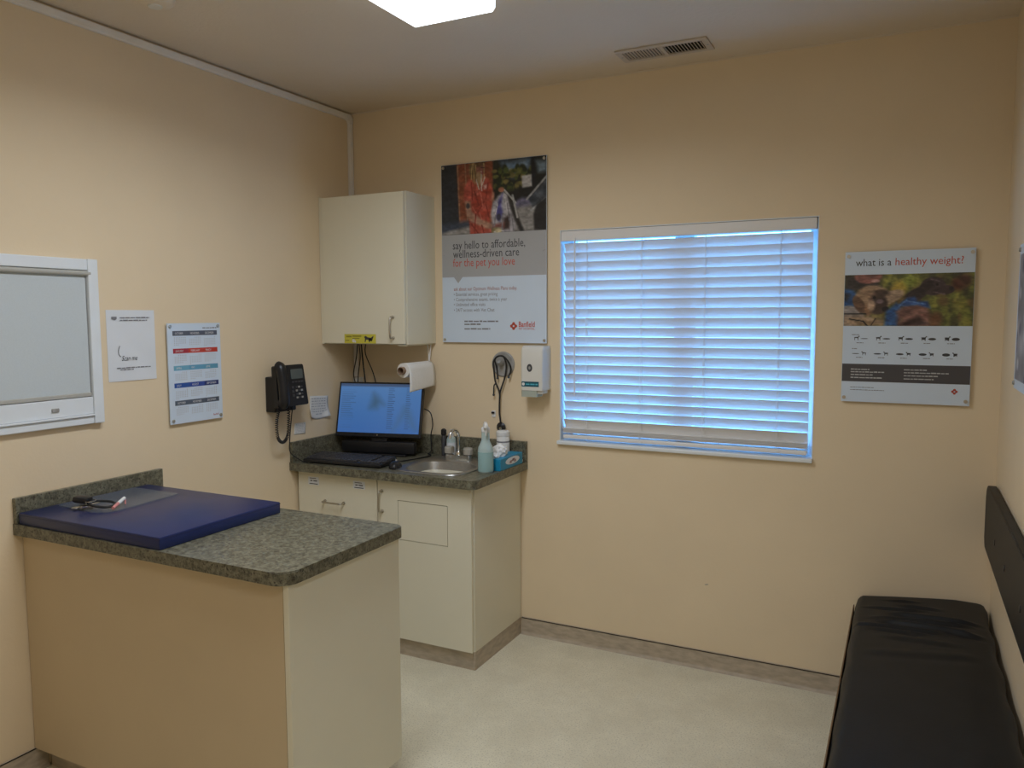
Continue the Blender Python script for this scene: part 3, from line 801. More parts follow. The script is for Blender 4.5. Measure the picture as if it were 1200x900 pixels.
# ------------------------------------------------------------------ paper towel
ph = thing('towel_holder', 'wire paper towel holder under the wall cabinet', 'towel holder', (.54, -.15, UZ0))
RX, RZ = .500, 1.352
obj('mount_strip', boxm(.478, .522, -.272, -.020, UZ0 - .006, UZ0 - .0005, bev=.001), M_cream, ph)
for y in (-.022,):
    bm = B(); tube(bm, [(RX - .008, y, UZ0 - .006), (RX - .004, y + .002, 1.43), (RX, y, RZ + .012)], .0035, n=8, sm=4)
    tube(bm, [(RX + .012, y, UZ0 - .006), (RX + .008, y - .002, 1.43), (RX, y, RZ + .012)], .0035, n=8, sm=4)
    obj('arm', bm, M_race, ph, smooth=60)
bm = B(); cyl(bm, (RX, -.235, RZ), (RX, -.014, RZ), .010, n=14)
obj('spindle', bm, mat('bracket_tan', (.42, .31, .22), .5), ph, smooth=40)
pr = thing('towel_roll', 'white paper towel roll with a loose sheet hanging down', 'paper towel', (RX, -.15, RZ))
bm = B(); ro, ri = .036, .019; n = 32
Rr = []
for (r, y) in ((ri, -.262), (ro, -.262), (ro, -.030), (ri, -.030)):
    Rr.append([Vector((RX + r * math.cos(2 * math.pi * k / n), y, RZ + r * math.sin(2 * math.pi * k / n))) for k in range(n)])
rings(bm, Rr, close=True)
obj('roll', bm, M_towel, pr, smooth=40)
bm = B(); Rr = []
for (r, y) in ((.0165, -.285), (.0192, -.285), (.0192, -.027), (.0175, -.027)):
    Rr.append([Vector((RX + r * math.cos(2 * math.pi * k / n), y, RZ + r * math.sin(2 * math.pi * k / n))) for k in range(n)])
rings(bm, Rr, close=True); obj('core', bm, M_core, pr, smooth=40)
def sheet(u, v):
    y = -.262 + u * .236 - v * v * .006
    if v < .45:
        a = math.pi * .75 * (1 - v / .45); r = ro + .0012
        return Vector((RX + r * math.cos(a), y, RZ + r * math.sin(a)))
    t = (v - .45) / .55
    return Vector((RX + ro + .0012 + .006 * math.sin(t * 2.2), y, RZ - t * (.108 - .018 * u)))
bm = quadgrid(10, 24, sheet); o = obj('loose_sheet', bm, M_towel, pr, smooth=60)
o.modifiers.new('thick', 'SOLIDIFY').thickness = .0008

# ------------------------------------------------------------------ posters and boards
def standoffs(parent, P, pts, r=.007, wall_gap=.010, thick=.006, m=None):
    for a, b in pts:
        q0 = P(a, b, -(thick + wall_gap)); q1 = P(a, b, .004)
        bm = B(); cyl(bm, q0, q1, r, n=14)
        cyl(bm, P(a, b, .0035), P(a, b, .0055), r * .75, n=14)
        obj('standoff', bm, m or M_nickel, parent, smooth=40)

def board(name, label, P, w, h, thick=.006, group=None):
    c = P(w / 2, 0, -thick)
    t = thing(name, label, 'poster', c, group)
    bm = B(); v = [[bm.verts.new(P(a, b, -d)) for a, b in rect(0, w, 0, h)] for d in (0, thick)]
    bm.faces.new(v[0]); bm.faces.new(v[1][::-1])
    for i in range(4): bm.faces.new((v[0][i], v[0][(i + 1) % 4], v[1][(i + 1) % 4], v[1][i]))
    obj('panel', bm, M_board, t)
    return t

def letters(parent, s, size, P, a, b, m, width=None, bold=0.0, name='lettering', **k):
    return obj(name, text_bm(s, size, P, a, b, width, bold, **k), m, parent)
def strips(parent, rows, P, m, h, seed=0, name='small_print'):
    """unreadable small print: rows of (a0, a1, b) broken into word-long dashes"""
    q = random.Random(seed); ps = []
    for a0, a1, b in rows:
        a = a0
        while a < a1 - .002:
            w = min(q.uniform(2.0, 5.5) * h, a1 - a); ps.append(rect(a, a + w, b, b + h * q.uniform(.8, 1.1))); a += w + h * .55
    return obj(name, flat(ps, P), m, parent, kind='stuff')
def emblem(parent, P, a, b, s):
    """round emblem: red petals around a white cross"""
    ps = []
    for k in range(4):
        t = k * math.pi / 2
        ps.append([(a + s * (math.cos(t) * .62 + .42 * math.cos(q)), b + s * (math.sin(t) * .62 + .42 * math.sin(q))) for q in [2 * math.pi * i / 12 for i in range(12)]])
    for k in range(4):
        t = math.pi / 4 + k * math.pi / 2
        ps.append([(a + s * (math.cos(t) * .52 + .22 * math.cos(q)), b + s * (math.sin(t) * .52 + .22 * math.sin(q))) for q in [2 * math.pi * i / 10 for i in range(10)]])
    obj('emblem', flat(ps, P), M_red, parent)

# --- tall pet poster on the back wall
PW, PH = .590, .900
P1 = lambda a, b, l: Vector((.584 + a, -.016 - l, 1.488 + b))
p1 = board('wall_poster', 'tall poster of a person in orange beside a pet carrier, with grey text band', P1, PW, PH)
g_ = Paint(150, 86, (60, 58, 58), 11)
g_.poly([(0, 0), (.16, 0), (.17, .85), (0, .87)], (44, 47, 54), .01)
g_.poly([(.155, 0), (.51, 0), (.51, .85), (.18, .85)], (138, 74, 50), .01, jitter=26)
for x in (.165, .24, .31): g_.line((x, 0), (x + .02, .8), .007, (160, 118, 88))
g_.poly([(0, .84), (.3, .80), (.3, .9), (0, .98)], (62, 70, 86), .02)
g_.poly([(0, .97), (.1, .93), (.3, .88), (.32, 1), (0, 1)], (160, 155, 150), .015)
g_.poly([(.51, 0), (1, 0), (1, .55), (.51, .7)], (27, 30, 28), .01, jitter=30)
g_.poly([(.58, .03), (.86, .03), (.84, .18), (.74, .13), (.70, .26), (.64, .22), (.60, .10)], (108, 132, 158), .03, jitter=60)
for k in range(55):
    x, y = .52 + g_.r.rand() * .35, .12 + g_.r.rand() * .30
    g_.ell(x, y, .012 + .02 * g_.r.rand(), .02 + .03 * g_.r.rand(), [(70, 82, 40), (95, 98, 48), (32, 40, 26), (120, 110, 60)][k % 4], .6)
g_.poly([(.86, 0), (.90, 0), (.90, .5), (.86, .5)], (18, 20, 26), .008)
g_.poly([(.90, .06), (1, .08), (1, .22), (.93, .22)], (120, 140, 155), .02)
g_.poly([(.51, .44), (1, .40), (1, .62), (.51, .66)], (24, 24, 26), .02)
g_.poly([(.775, .25), (.865, .24), (.868, .40), (.78, .41)], (186, 182, 180), .006)
g_.poly([(.66, .63), (.78, .54), (.88, .55), (.93, .66), (.72, .70)], (112, 108, 135), .015)
g_.poly([(.68, .68), (1, .62), (1, 1), (.68, 1)], (150, 146, 142), .02)
g_.poly([(.83, .55), (1, .30), (1, .62), (.88, .70)], (58, 64, 72), .01, jitter=60)
g_.line((.82, .57), (1, .28), .010, (165, 165, 165)); g_.line((.86, .72), (1, .56), .010, (165, 165, 168))
g_.poly([(.88, .78), (.91, .64), (1, .55), (1, 1), (.89, .98)], (34, 33, 34), .01)
# the figure in orange scrubs
g_.ell(.335, .10, .055, .16, (120, 96, 60), .3, jitter=60); g_.ell(.39, .09, .045, .13, (140, 88, 78), .25); g_.ell(.375, .01, .06, .06, (92, 66, 46), .3)
g_.ell(.375, .24, .04, .10, (150, 120, 85), .3, jitter=50)
g_.poly([(.225, .53), (.23, .34), (.27, .24), (.33, .22), (.37, .36), (.42, .22), (.47, .25), (.505, .42), (.50, .60), (.47, .80), (.50, 1), (.285, 1), (.275, .80), (.29, .54)], (178, 76, 60), .01, jitter=44)
g_.poly([(.235, .53), (.29, .54), (.30, .68), (.40, .80), (.50, .87), (.50, .94), (.44, .93), (.29, .82), (.25, .72)], (182, 138, 116), .01, jitter=30)
g_.ell(.265, .60, .018, .04, (70, 62, 66), .5); g_.poly([(.415, .33), (.45, .32), (.455, .38), (.42, .39)], (212, 160, 150), .006)
g_.poly([(.50, .42), (.52, .44), (.52, .56), (.49, .55)], (188, 130, 108), .01)
# folds of the scrubs, lanyard, collar, hair strands
g_.streaks([((.30, .28), (.31, .52)), ((.33, .40), (.37, .60)), ((.46, .30), (.44, .52)), ((.42, .56), (.36, .70)), ((.34, .72), (.33, .98)), ((.44, .60), (.47, .78)), ((.40, .88), (.42, 1)), ((.30, .86), (.36, .98))], (138, 46, 38), .008)
g_.streaks([((.35, .30), (.36, .46)), ((.39, .44), (.41, .62)), ((.31, .62), (.34, .70)), ((.38, .72), (.40, .80))], (214, 112, 92), .006)
g_.streaks([((.395, .14), (.400, .40))], (205, 200, 195), .005)
g_.streaks([((.345, .24), (.375, .38)), ((.43, .22), (.395, .36))], (224, 208, 190), .007)
g_.streaks([((.31, .02), (.30, .24)), ((.325, .0), (.32, .27)), ((.345, .04), (.335, .30)), ((.42, .03), (.425, .2))], (186, 156, 104), .006)
g_.streaks([((.317, .0), (.312, .22)), ((.336, .06), (.345, .26))], (74, 52, 36), .005)
g_.streaks([((.395, .085), (.425, .085))], (60, 40, 38), .006); g_.streaks([((.39, .16), (.42, .165))], (150, 70, 70), .005)
# pet carrier
g_.poly([(.485, .74), (.505, .58), (.55, .50), (.61, .44), (.655, .50), (.68, .66), (.72, .92), (.70, 1), (.52, 1), (.50, .86)], (176, 172, 178), .012, jitter=46)
g_.poly([(.535, .70), (.56, .55), (.60, .46), (.585, .62), (.60, .72), (.57, .84), (.54, .80)], (84, 80, 146), .012, jitter=40)
g_.poly([(.63, .40), (.66, .50), (.71, .62), (.76, .86), (.80, 1), (.76, 1), (.70, .80), (.66, .62)], (40, 38, 38), .01)
g_.line((.615, .42), (.72, .60), .010, (185, 183, 180)); g_.line((.69, .50), (.735, .80), .012, (170, 168, 165))
g_.poly([(.61, .80), (.665, .76), (.66, .95), (.60, .96)], (58, 40, 38), .012); g_.poly([(.51, .88), (.62, .86), (.61, .93), (.51, .93)], (125, 72, 66), .012)
g_.ell(.585, .41, .028, .035, (172, 112, 86), .3); g_.ell(.54, .97, .05, .05, (150, 140, 100), .4, jitter=80)
g_.streaks([((.52, .90), (.54, .62)), ((.64, .60), (.66, .84)), ((.60, .74), (.59, .98)), ((.68, .74), (.70, .98))], (128, 124, 130), .006)
g_.streaks([((.53, .74), (.55, .60)), ((.62, .52), (.64, .70)), ((.52, .98), (.60, .97))], (214, 210, 212), .006)
g_.ell(.56, .78, .02, .05, (60, 58, 78), .6); g_.ell(.555, .97, .03, .03, (205, 190, 150), .6)
g_.img = g_.img * .92 + 6; g_.grain(.5)
raster_obj('photo_print', g_.img, P1, .001, PW - .001, .547, PH - .001, p1, M_photo)
obj('grey_band', flat([rect(.001, PW - .001, .333, .547), [(.069, .3335), (.095, .302), (.122, .3335)]], P1), M_pgrey, p1)
letters(p1, 'say hello to affordable,', .058, P1, .063, .474, M_ink, .411)
letters(p1, 'wellness-driven care', .058, P1, .066, .430, M_ink, .377)
letters(p1, 'for the pet you love', .058, P1, .065, .386, M_red, .354)
letters(p1, 'ask about our Optimum Wellness Plans today.', .026, P1, .068, .264, mat('muted_red_ink', (.38, .14, .11), .5), .363)
for s_, w_, b_ in (('• Essential services, great pricing', .254, .237), ('• Comprehensive exams, twice a year', .307, .2105), ('• Unlimited office visits', .184, .185), ('• 24/7 access with Vet Chat', .236, .157)):
    letters(p1, s_, .025, P1, .067, b_, M_inkgrey, w_)
strips(p1, [(.129, .325, .104), (.129, .224, .089), (.129, .279, .066)], P1, M_inkgrey, .0075, 3)
emblem(p1, P1, .411, .084, .019)
letters(p1, 'Banfield', .038, P1, .438, .080, M_red, .087, bold=.0006)
letters(p1, 'PET HOSPITAL', .014, P1, .439, .066, M_red, .087)
obj('scratch', flat([[(.568, .444), (.583, .452), (.584, .455), (.570, .447)], [(.008, .443), (.014, .444), (.014, .447), (.008, .446)]], P1), M_inkgrey, p1)
standoffs(p1, P1, [(.012, .014), (PW - .012, .014), (.012, PH - .014), (PW - .012, PH - .014)])

# --- healthy weight poster
QW, QH = .460, .608
P2 = lambda a, b, l: Vector((2.507 + a, -.016 - l, 1.266 + b))
p2 = board('wall_poster', 'healthy weight poster with two dogs in a photo, right of the window', P2, QW, QH)
letters(p2, 'what is a', .042, P2, .040, .550, M_ink, .130)
letters(p2, 'healthy weight?', .042, P2, .182, .550, M_red, .236)
g_ = Paint(150, 70, (96, 98, 44), 5)
for k in range(170):
    x, y = .25 + g_.r.rand() * .8, g_.r.rand()
    c = [(120, 122, 52), (88, 92, 42), (150, 146, 62), (70, 68, 38), (110, 88, 48)][g_.r.randint(5)]
    g_.ell(x, y, .02 + .035 * g_.r.rand(), .05 + .07 * g_.r.rand(), c, .8)
for x, y, c in ((.45, .25, (205, 180, 70)), (.42, .32, (190, 160, 60)), (.52, .12, (150, 160, 60)), (.88, .22, (92, 50, 36)), (.93, .15, (84, 52, 38)), (.72, .88, (120, 78, 50)), (.9, .6, (140, 135, 60))):
    g_.ell(x, y, .05, .12, c, .9, jitter=40)
g_.poly([(0, 0), (.30, 0), (.28, .30), (0, .36)], (56, 50, 48), .03)
g_.ell(.19, .04, .11, .14, (156, 98, 88), .2); g_.ell(.25, .13, .035, .03, (200, 150, 140), .4); g_.ell(.22, .0, .06, .06, (120, 78, 70), .4)
g_.ell(.03, .62, .11, .34, (42, 84, 140), .2, jitter=40); g_.poly([(0, .35), (.05, .4), (.02, .5), (0, .5)], (40, 34, 34), .02)
g_.ell(.04, .80, .13, .2, (160, 150, 145), .2, jitter=30)
# light puppy
g_.ell(.23, .48, .145, .27, (182, 148, 116), .18, jitter=34); g_.ell(.36, .45, .085, .17, (186, 156, 128), .25, rot=.6)
g_.ell(.125, .58, .045, .17, (110, 80, 62), .3, rot=-.2); g_.ell(.20, .68, .03, .12, (150, 108, 78), .4)
g_.ell(.275, .58, .078, .20, (70, 52, 46), .3, jitter=24); g_.ell(.27, .38, .06, .08, (84, 62, 50), .5); g_.ell(.335, .67, .028, .05, (24, 20, 22), .3); g_.ell(.245, .45, .013, .03, (20, 16, 16), .3)
g_.ell(.29, .52, .03, .04, (120, 98, 100), .5)
g_.poly([(0, .82), (.2, .78), (.33, .86), (.34, 1), (0, 1)], (178, 148, 118), .03, jitter=50)
g_.line((0, .76), (.18, .76), .007, (22, 20, 24)); g_.line((.05, .86), (.16, .9), .008, (26, 24, 26)); g_.line((.16, .9), (.2, 1), .008, (26, 24, 26)); g_.line((.26, .85), (.22, 1), .006, (40, 28, 24))
# denim, arm, dark dog
g_.poly([(.34, .72), (.42, .55), (.47, .66), (.44, 1), (.33, 1)], (44, 88, 148), .015, jitter=40)
g_.poly([(.42, .72), (.50, .58), (.66, .60), (.68, .78), (.68, 1), (.44, 1), (.47, .86)], (150, 104, 92), .02, jitter=70)
g_.poly([(.43, .74), (.52, .60), (.60, .64), (.47, .86), (.45, 1), (.43, .95)], (112, 76, 68), .02)
g_.poly([(.47, .92), (.6, .8), (.66, .95), (.6, 1), (.46, 1)], (66, 44, 44), .02, jitter=70)
g_.ell(.575, .43, .055, .13, (58, 44, 46), .3, rot=.5); g_.ell(.60, .34, .065, .16, (50, 38, 38), .25, rot=.7)
g_.ell(.695, .25, .095, .17, (62, 46, 48), .15, jitter=20); g_.ell(.79, .32, .065, .085, (58, 42, 44), .2); g_.ell(.83, .30, .018, .035, (30, 24, 26), .3); g_.ell(.64, .26, .045, .13, (44, 32, 32), .4, rot=.3)
g_.poly([(.42, .62), (.50, .46), (.56, .44), (.58, .52), (.66, .53), (.68, .66), (.58, .60), (.47, .62)], (46, 84, 150), .012, jitter=40)
g_.ell(.20, .36, .05, .05, (150, 118, 92), .8); g_.ell(.31, .36, .05, .06, (70, 52, 44), .8); g_.ell(.222, .60, .03, .10, (205, 170, 140), .7)
g_.streaks([((.68, .12), (.74, .16)), ((.70, .36), (.78, .40))], (104, 84, 86), .008); g_.ell(.725, .22, .010, .022, (18, 12, 12), .4)
g_.streaks([((.50, .52), (.64, .58)), ((.44, .62), (.50, .50))], (92, 132, 190), .006)
g_.img = g_.img * .88 + 8; g_.grain(.55)
raster_obj('photo_print', g_.img, P2, .001, QW - .001, .3095, .5155, p2, M_photo)
def animal(a, b, s, f, cat=False):
    """tiny side-view silhouette; f = fatness"""
    body = [(a + s * x, b + s * y) for x, y in ((-.9, .35), (-.75, .1), (-.7, -.8), (-.55, -.8), (-.5, -.1 - .25 * f), (.3, -.15 - .35 * f), (.4, -.8), (.55, -.8), (.6, .1), (.7, .45), (1.0, .5), (1.05, .7), (.8, .9), (.6, .8), (.45, .45), (-.6, .4 + .05 * f))]
    if cat: body = [(2 * a - x, y) for x, y in body][::-1]
    return body
def topview(a, b, s, f): return disc(a, b, s, 14, s * (.16 + .16 * f))
ps = []
for k in range(5):
    a = .048 + k * .081; f = k / 2.0 - .5
    ps += [animal(a + .004, .260, .011, f), topview(a + .033, .258, .014, f + .2), topview(a + .002, .197, .014, f + .2), animal(a + .033, .198, .0095, f, True)]
obj('animal_figures', flat(ps, P2), M_ink, p2)
strips(p2, [(.034, .062, .2725), (.036, .058, .2155)] + [(.052 + k * .081, .078 + k * .081, .2395) for k in range(5)] + [(.052 + k * .081, .076 + k * .081, .180) for k in range(5)], P2, M_inkgrey, .003, 6)
obj('charcoal_band', flat([rect(.001, QW - .001, .083, .155)], P2), M_pdark, p2)
P2b = lambda a, b, l: P2(a, b, l + .0004)
strips(p2, [(.034, .104, .131), (.034, .158, .1205), (.034, .116, .109), (.034, .152, .097), (.229, .310, .133), (.229, .386, .1215), (.229, .353, .1095), (.229, .335, .097)], P2b, mat('pale_print', (.5, .5, .5), .5), .0042, 8)
strips(p2, [(.034, .122, .058), (.034, .160, .0475)], P2, M_inkgrey, .0028, 9)
emblem(p2, P2, .408, .054, .011)
standoffs(p2, P2, [(.011, .017), (QW - .013, .017), (.013, QH - .018), (QW - .011, QH - .016)])

# --- right wall board, seen edge-on
P3 = lambda a, b, l: Vector((W - .016 - l, -.548 - a, 1.386 + b))
p3 = board('wall_poster', 'board with a greyish photo print on the right wall at the picture edge', P3, .46, .452)
g_ = Paint(60, 60, (150, 150, 160), 2)
n1 = g_.noise(7); g_.img += (n1[..., None] - .5) * 90
for k in range(25): g_.ell(g_.r.rand(), g_.r.rand(), .05, .05, [(70, 72, 100), (190, 190, 195), (110, 100, 120)][k % 3], .5)
raster_obj('photo_print', g_.img, P3, .022, .44, .03, .42, p3, M_photo)
standoffs(p3, P3, [(.012, .016), (.448, .016), (.012, .436), (.448, .436)])

# --- calendar on the left wall
CW, CH = .279, .422
P4 = lambda a, b, l: Vector((.015 + l, -1.252 + a, 1.174 + b))
cl = board('wall_calendar', 'white yearly calendar board with five coloured bands beside the phone', P4, CW, CH, thick=.005)
cl['category'] = 'calendar'
bands = [(.370, [(92, 98, 112), (88, 94, 110), (84, 90, 106)]), (.296, [(172, 52, 66), (196, 66, 50), (190, 58, 40)]), (.224, [(112, 172, 198), (100, 160, 192), (96, 156, 184)]), (.151, [(44, 84, 160), (52, 76, 156), (38, 52, 112)]), (.077, [(88, 98, 112), (86, 94, 108), (80, 88, 104)])]
names_ = [('OCTOBER', 'NOVEMBER', 'DECEMBER'), ('JANUARY', 'FEBRUARY', 'MARCH'), ('APRIL', 'MAY', 'JUNE'), ('JULY', 'AUGUST', 'SEPTEMBER'), ('OCTOBER', 'NOVEMBER', 'DECEMBER')]
P4b = lambda a, b, l: P4(a, b, l + .0004)
for q, (b_, cs) in enumerate(bands):
    for k in range(3):
        a0 = .025 + k * .0785
        o = obj('month_band', flat([rect(a0, a0 + .0785, b_, b_ + .020)], P4), mat('band_%d_%d' % (q, k), srgb(cs[k]), .45, var=.01), cl)
        nm = names_[q][k]
        letters(o, nm, .0125, P4b, a0 + .012, b_ + .0055, M_whiteink, .0062 * len(nm) * .95)
ps = []
for q, (b_, cs) in enumerate(bands):
    for k in range(3):
        a0 = .032 + k * .0785
        s0 = (q * 3 + k) * 3 % 7
        for d in range(31):
            r_, c_ = divmod(d + s0, 7)
            ps.append(rect(a0 + c_ * .0092, a0 + c_ * .0092 + .0042, b_ - .0105 - r_ * .0075, b_ - .0065 - r_ * .0075))
obj('day_numbers', flat(ps, P4), mat('pale_grey_ink', (.50, .51, .54), .5), cl, kind='stuff')
strips(cl, [(.182, .259, .399)], P4, M_inkgrey, .0045, 12)
letters(cl, 'Banfield', .011, P4, .225, .0165, M_red, .03)
standoffs(cl, P4, [(.013, .014), (CW - .013, .014), (.013, CH - .013), (CW - .013, CH - .013)])

# --- taped notice on the left wall (its square code is left blank)
P5 = lambda a, b, l: Vector((.0012 + l, -1.517 + a, 1.372 + b))
nt_ = thing('paper_notice', 'white letter-size notice taped between the shaded hatch and the calendar', 'paper', P5(.108, 0, -.001))
bm = quadgrid(6, 8, lambda u, v: P5(u * .216, v * .278, .0015 * (1 - v) * math.sin(u * 3)))
o = obj('sheet', bm, M_paper, nt_); o.modifiers.new('thick', 'SOLIDIFY').thickness = -.0004
P5b = lambda a, b, l: P5(a, b, l + .0026)
obj('crest', flat([[(.021, .252), (.044, .252), (.044, .243), (.036, .238), (.021, .243)]], P5b), M_inkgrey, nt_)
strips(nt_, [(.057, .192, .2465), (.057, .180, .236), (.036, .188, .0495), (.05, .11, .0425)], P5b, M_inkgrey, .0042, 15)
letters(nt_, 'Scan me', .028, P5b, .057, .080, M_ink, .070, shear=.35)
bm = B(); tube(bm, [P5b(.052, .138, .0), P5b(.046, .122, .0), P5b(.047, .105, 0), P5b(.055, .096, 0)], .0012, n=5, sm=4); obj('drawn_arrow', bm, M_ink, nt_)

# --- notes by the phone
def note(label, quad, curl, seed, name='paper_note'):
    (y0, z0_), (y1, z1_), (y2, z2_), (y3, z3_) = quad   # TL TR BR BL
    t = thing(name, label, 'paper', (.002, (y0 + y1) / 2, z2_))
    def f(u, v):
        a = Vector((0, y3 + (y2 - y3) * u, z3_ + (z2_ - z3_) * u)); b = Vector((0, y0 + (y1 - y0) * u, z0_ + (z1_ - z0_) * u))
        p = a + (b - a) * v; cc = max(0, (abs(u - .5) * 2 + (1 - v)) - 1.2)
        p.x = .0015 + curl * cc * cc; p.z += curl * cc * .5
        return p
    o = obj('sheet', quadgrid(10, 10, f), mat('plain_note_paper', (.74, .74, .72), .7, var=.02), t, smooth=60); o.modifiers.new('thick', 'SOLIDIFY').thickness = -.0004
    q = random.Random(seed); bm = B(); n = 7
    for k in range(n):
        v = .9 - k * .11; a0 = .10; 
        while a0 < .85:
            w_ = q.uniform(.05, .14)
            if curl and v < .25 and (a0 < .25 or a0 > .7): a0 += w_ + .04; continue
            bm.faces.new([bm.verts.new(f(u_, v_) + Vector((.0012, 0, 0))) for u_, v_ in ((a0, v), (min(a0 + w_, .92), v), (min(a0 + w_, .92), v - .035), (a0, v - .035))]); a0 += w_ + .04
    obj('handwriting', bm, mat('faint_ink', (.40, .41, .44), .6), t)
note('creased note sheet with curled lower corners taped right of the phone', ((-.381, 1.215), (-.240, 1.205), (-.246, 1.085), (-.395, 1.09)), .035, 1)
note('small white label stuck below the phone beside its cord', ((-.500, 1.088), (-.418, 1.084), (-.424, 1.026), (-.506, 1.030)), 0, 2, 'wall_label')

# ------------------------------------------------------------------ shaded hatch in the left wall
hz0, hz1, hy1, hy0 = 1.2245, 1.837, -1.558, -2.55
w2 = struct_empty('window_2', (.01, -2.0, hz0))
obj('frame_stile', boxm(0, .026, hy1 - .040, hy1, hz0, hz1, bev=.003), M_vinylwhite, w2)
obj('frame_stile', boxm(0, .026, hy0, hy0 + .040, hz0, hz1, bev=.003), M_vinylwhite, w2)
obj('frame_head', boxm(0, .024, hy0 + .0405, hy1 - .0405, hz1 - .042, hz1 - .001, bev=.003), M_vinylwhite, w2)
obj('lower_panel', boxm(0, .020, hy0 + .0405, hy1 - .0405, 1.2615, 1.325, bev=.002), M_vinylwhite, w2)
obj('ledge', boxm(0, .030, hy0 + .0405, hy1 - .0405, 1.254, 1.261, bev=.002), M_vinylwhite, w2)
obj('bottom_rail', boxm(0, .022, hy0 + .0405, hy1 - .0405, hz0, 1.2535, bev=.003), M_vinylwhite, w2)
obj('sash_lock', boxm(.020, .026, -1.762, -1.735, 1.283, 1.296, bev=.002), M_grey, w2)
obj('backing_panel', boxm(0, .004, hy0 + .0405, hy1 - .0405, 1.3255, hz1 - .0425), M_shadebar, w2)  # grey backing panel behind the shade fabric
rs = thing('roller_shade', 'grey fabric roller shade pulled down in the white hatch frame', 'shade', (.012, -2.0, 1.33))
obj('fabric', boxm(.0095, .0115, hy0 + .044, hy1 - .044, 1.34, hz1 - .058), M_shade, rs)
bm = B(); cyl(bm, (.018, hy0 + .0415, hz1 - .053), (.018, hy1 - .030, hz1 - .053), .0095, n=18); obj('roller_tube', bm, M_shadebar, rs, smooth=40)
obj('hem_bar', boxm(.0065, .0165, hy0 + .044, hy1 - .0415, 1.327, 1.342, bev=.003), M_shadebar, rs)

# ------------------------------------------------------------------ wall phone
tp = thing('wall_phone', 'black corded desk phone mounted on the left wall', 'phone', (.05, -.62, 1.17))
obj('wall_bracket', boxm(.0005, .062, -.695, -.55, 1.165, 1.335, bev=.006), M_black, tp)
Rp = Matrix.Translation((.080, -.610, 1.290)) @ Matrix.Rotation(math.radians(-6), 4, 'Y')
# local: x out of the wall, y along it, z up
bm = B(); prism(bm, rrect(-.102, .098, -.100, .100, .010, 3), -.016, .012, lambda a, b, d: Rp @ Vector((d, a * (1 + .06 * -b / .1), b)))
obj('body', bm, M_black, tp)
bm = B(); prism(bm, rrect(-.002, .080, .030, .078, .004, 3), .0125, .015, lambda a, b, d: Rp @ Vector((d, a, b)))
obj('display', bm, M_display, tp, label='grey phone display')
for r_ in range(4):
    for c_ in range(3):
        y, z = .028 + c_ * .018, -.010 - r_ * .017
        obj('key', box(B(), .012, .0155, y - .0055, y + .0055, z - .0045, z + .0045, M=Rp), M_grey if (r_ + c_) % 2 else M_dark, tp)
for k in range(4): obj('key', box(B(), .012, .015, .002 + k * .021, .016 + k * .021, .012, .020, M=Rp), M_dark, tp)
for k in range(3): obj('key', box(B(), .012, .015, -.004, .010, -.015 - k * .020, -.004 - k * .020, M=Rp), M_dark, tp)
def hs(t):
    return .019 + .009 * (abs(2 * t - 1) ** 3)
bm = B(); tube(bm, [Rp @ Vector(q) for q in ((.020, -.088, .094), (.034, -.088, .086), (.038, -.088, .05), (.039, -.088, 0), (.038, -.088, -.045), (.034, -.088, -.074), (.020, -.088, -.084))], lambda t: .024 + .004 * abs(2 * t - 1) ** 2, n=12, sm=4)
obj('handset', bm, M_black, tp, smooth=60)
# coiled cord: helix along a hanging loop
loop = spline([(.085, -.695, 1.185), (.072, -.70, 1.12), (.068, -.69, 1.045), (.066, -.655, 1.018), (.066, -.622, 1.045), (.066, -.612, 1.12), (.070, -.615, 1.20)], 10)
hp = []; u = None; NT = 46; seg = len(loop) - 1
for k in range(NT * 8 + 1):
    s = k / (NT * 8) * seg; i = min(int(s), seg - 1); q = loop[i].lerp(loop[i + 1], s - i)
    d = (loop[i + 1] - loop[i]).normalized()
    if u is None: u, w_ = frame_of(d)
    else: u = (u - d * u.dot(d)).normalized(); w_ = d.cross(u)
    a = 2 * math.pi * k / 8; hp.append(q + (u * math.cos(a) + w_ * math.sin(a)) * .0062)
obj('coiled_cord', tube(B(), hp, .0024, n=5), M_blackmat, tp, smooth=60)
cable('thin black phone cable dropping down the wall onto the counter', [(.07, -.585, 1.19), (.052, -.578, 1.12), (.045, -.585, 1.02), (.048, -.585, .955), (.075, -.535, ZB + .012), (.085, -.515, ZB + .004), (.092, -.512, ZB + .0035)], .0026)

# ------------------------------------------------------------------ soap dispenser, hook, stethoscope
DX0, DX1, DY = 1.073, 1.190, -.100
sd_ = thing('soap_dispenser', 'white wall soap dispenser with teal label left of the window', 'dispenser', (1.13, -.05, 1.23))
bm = B()
pr_ = rrect(DX0, DX1, DY, -.0005, (.012, .012, 0, 0), 4)
rings(bm, [[Vector((1.1315 + (x - 1.1315) * k, y * (q if y < -.05 else 1), z)) for x, y in pr_] for z, k, q in ((1.262, 1, 1), (1.40, 1, 1), (1.455, 1, .97), (1.470, .98, .90), (1.477, .95, .80))])
obj('cover', bm, M_offwhite, sd_, smooth=35)
bm = B(); prism(bm, rrect(DX0 + .002, DX1 - .03, DY + .002, -.03, .008, 3), 1.231, 1.261, XY); obj('push_base', bm, M_dispgrey, sd_)
obj('push_lip', boxm(DX1 - .042, DX1 - .002, DY + .01, -.03, 1.246, 1.2615, bev=.004), M_offwhite, sd_)
PD = lambda a, b, l: Vector((a, DY - .0003 - l, b))
w_ = obj('sight_window', flat([disc(1.122, 1.372, .0145, 20, .019)], PD), M_dark, sd_, label='dark oval sight window')
obj('window_ring', flat([disc(1.122, 1.372, .006, 14, .008)], lambda a, b, l: PD(a, b, l + .0005)), M_grey, w_)
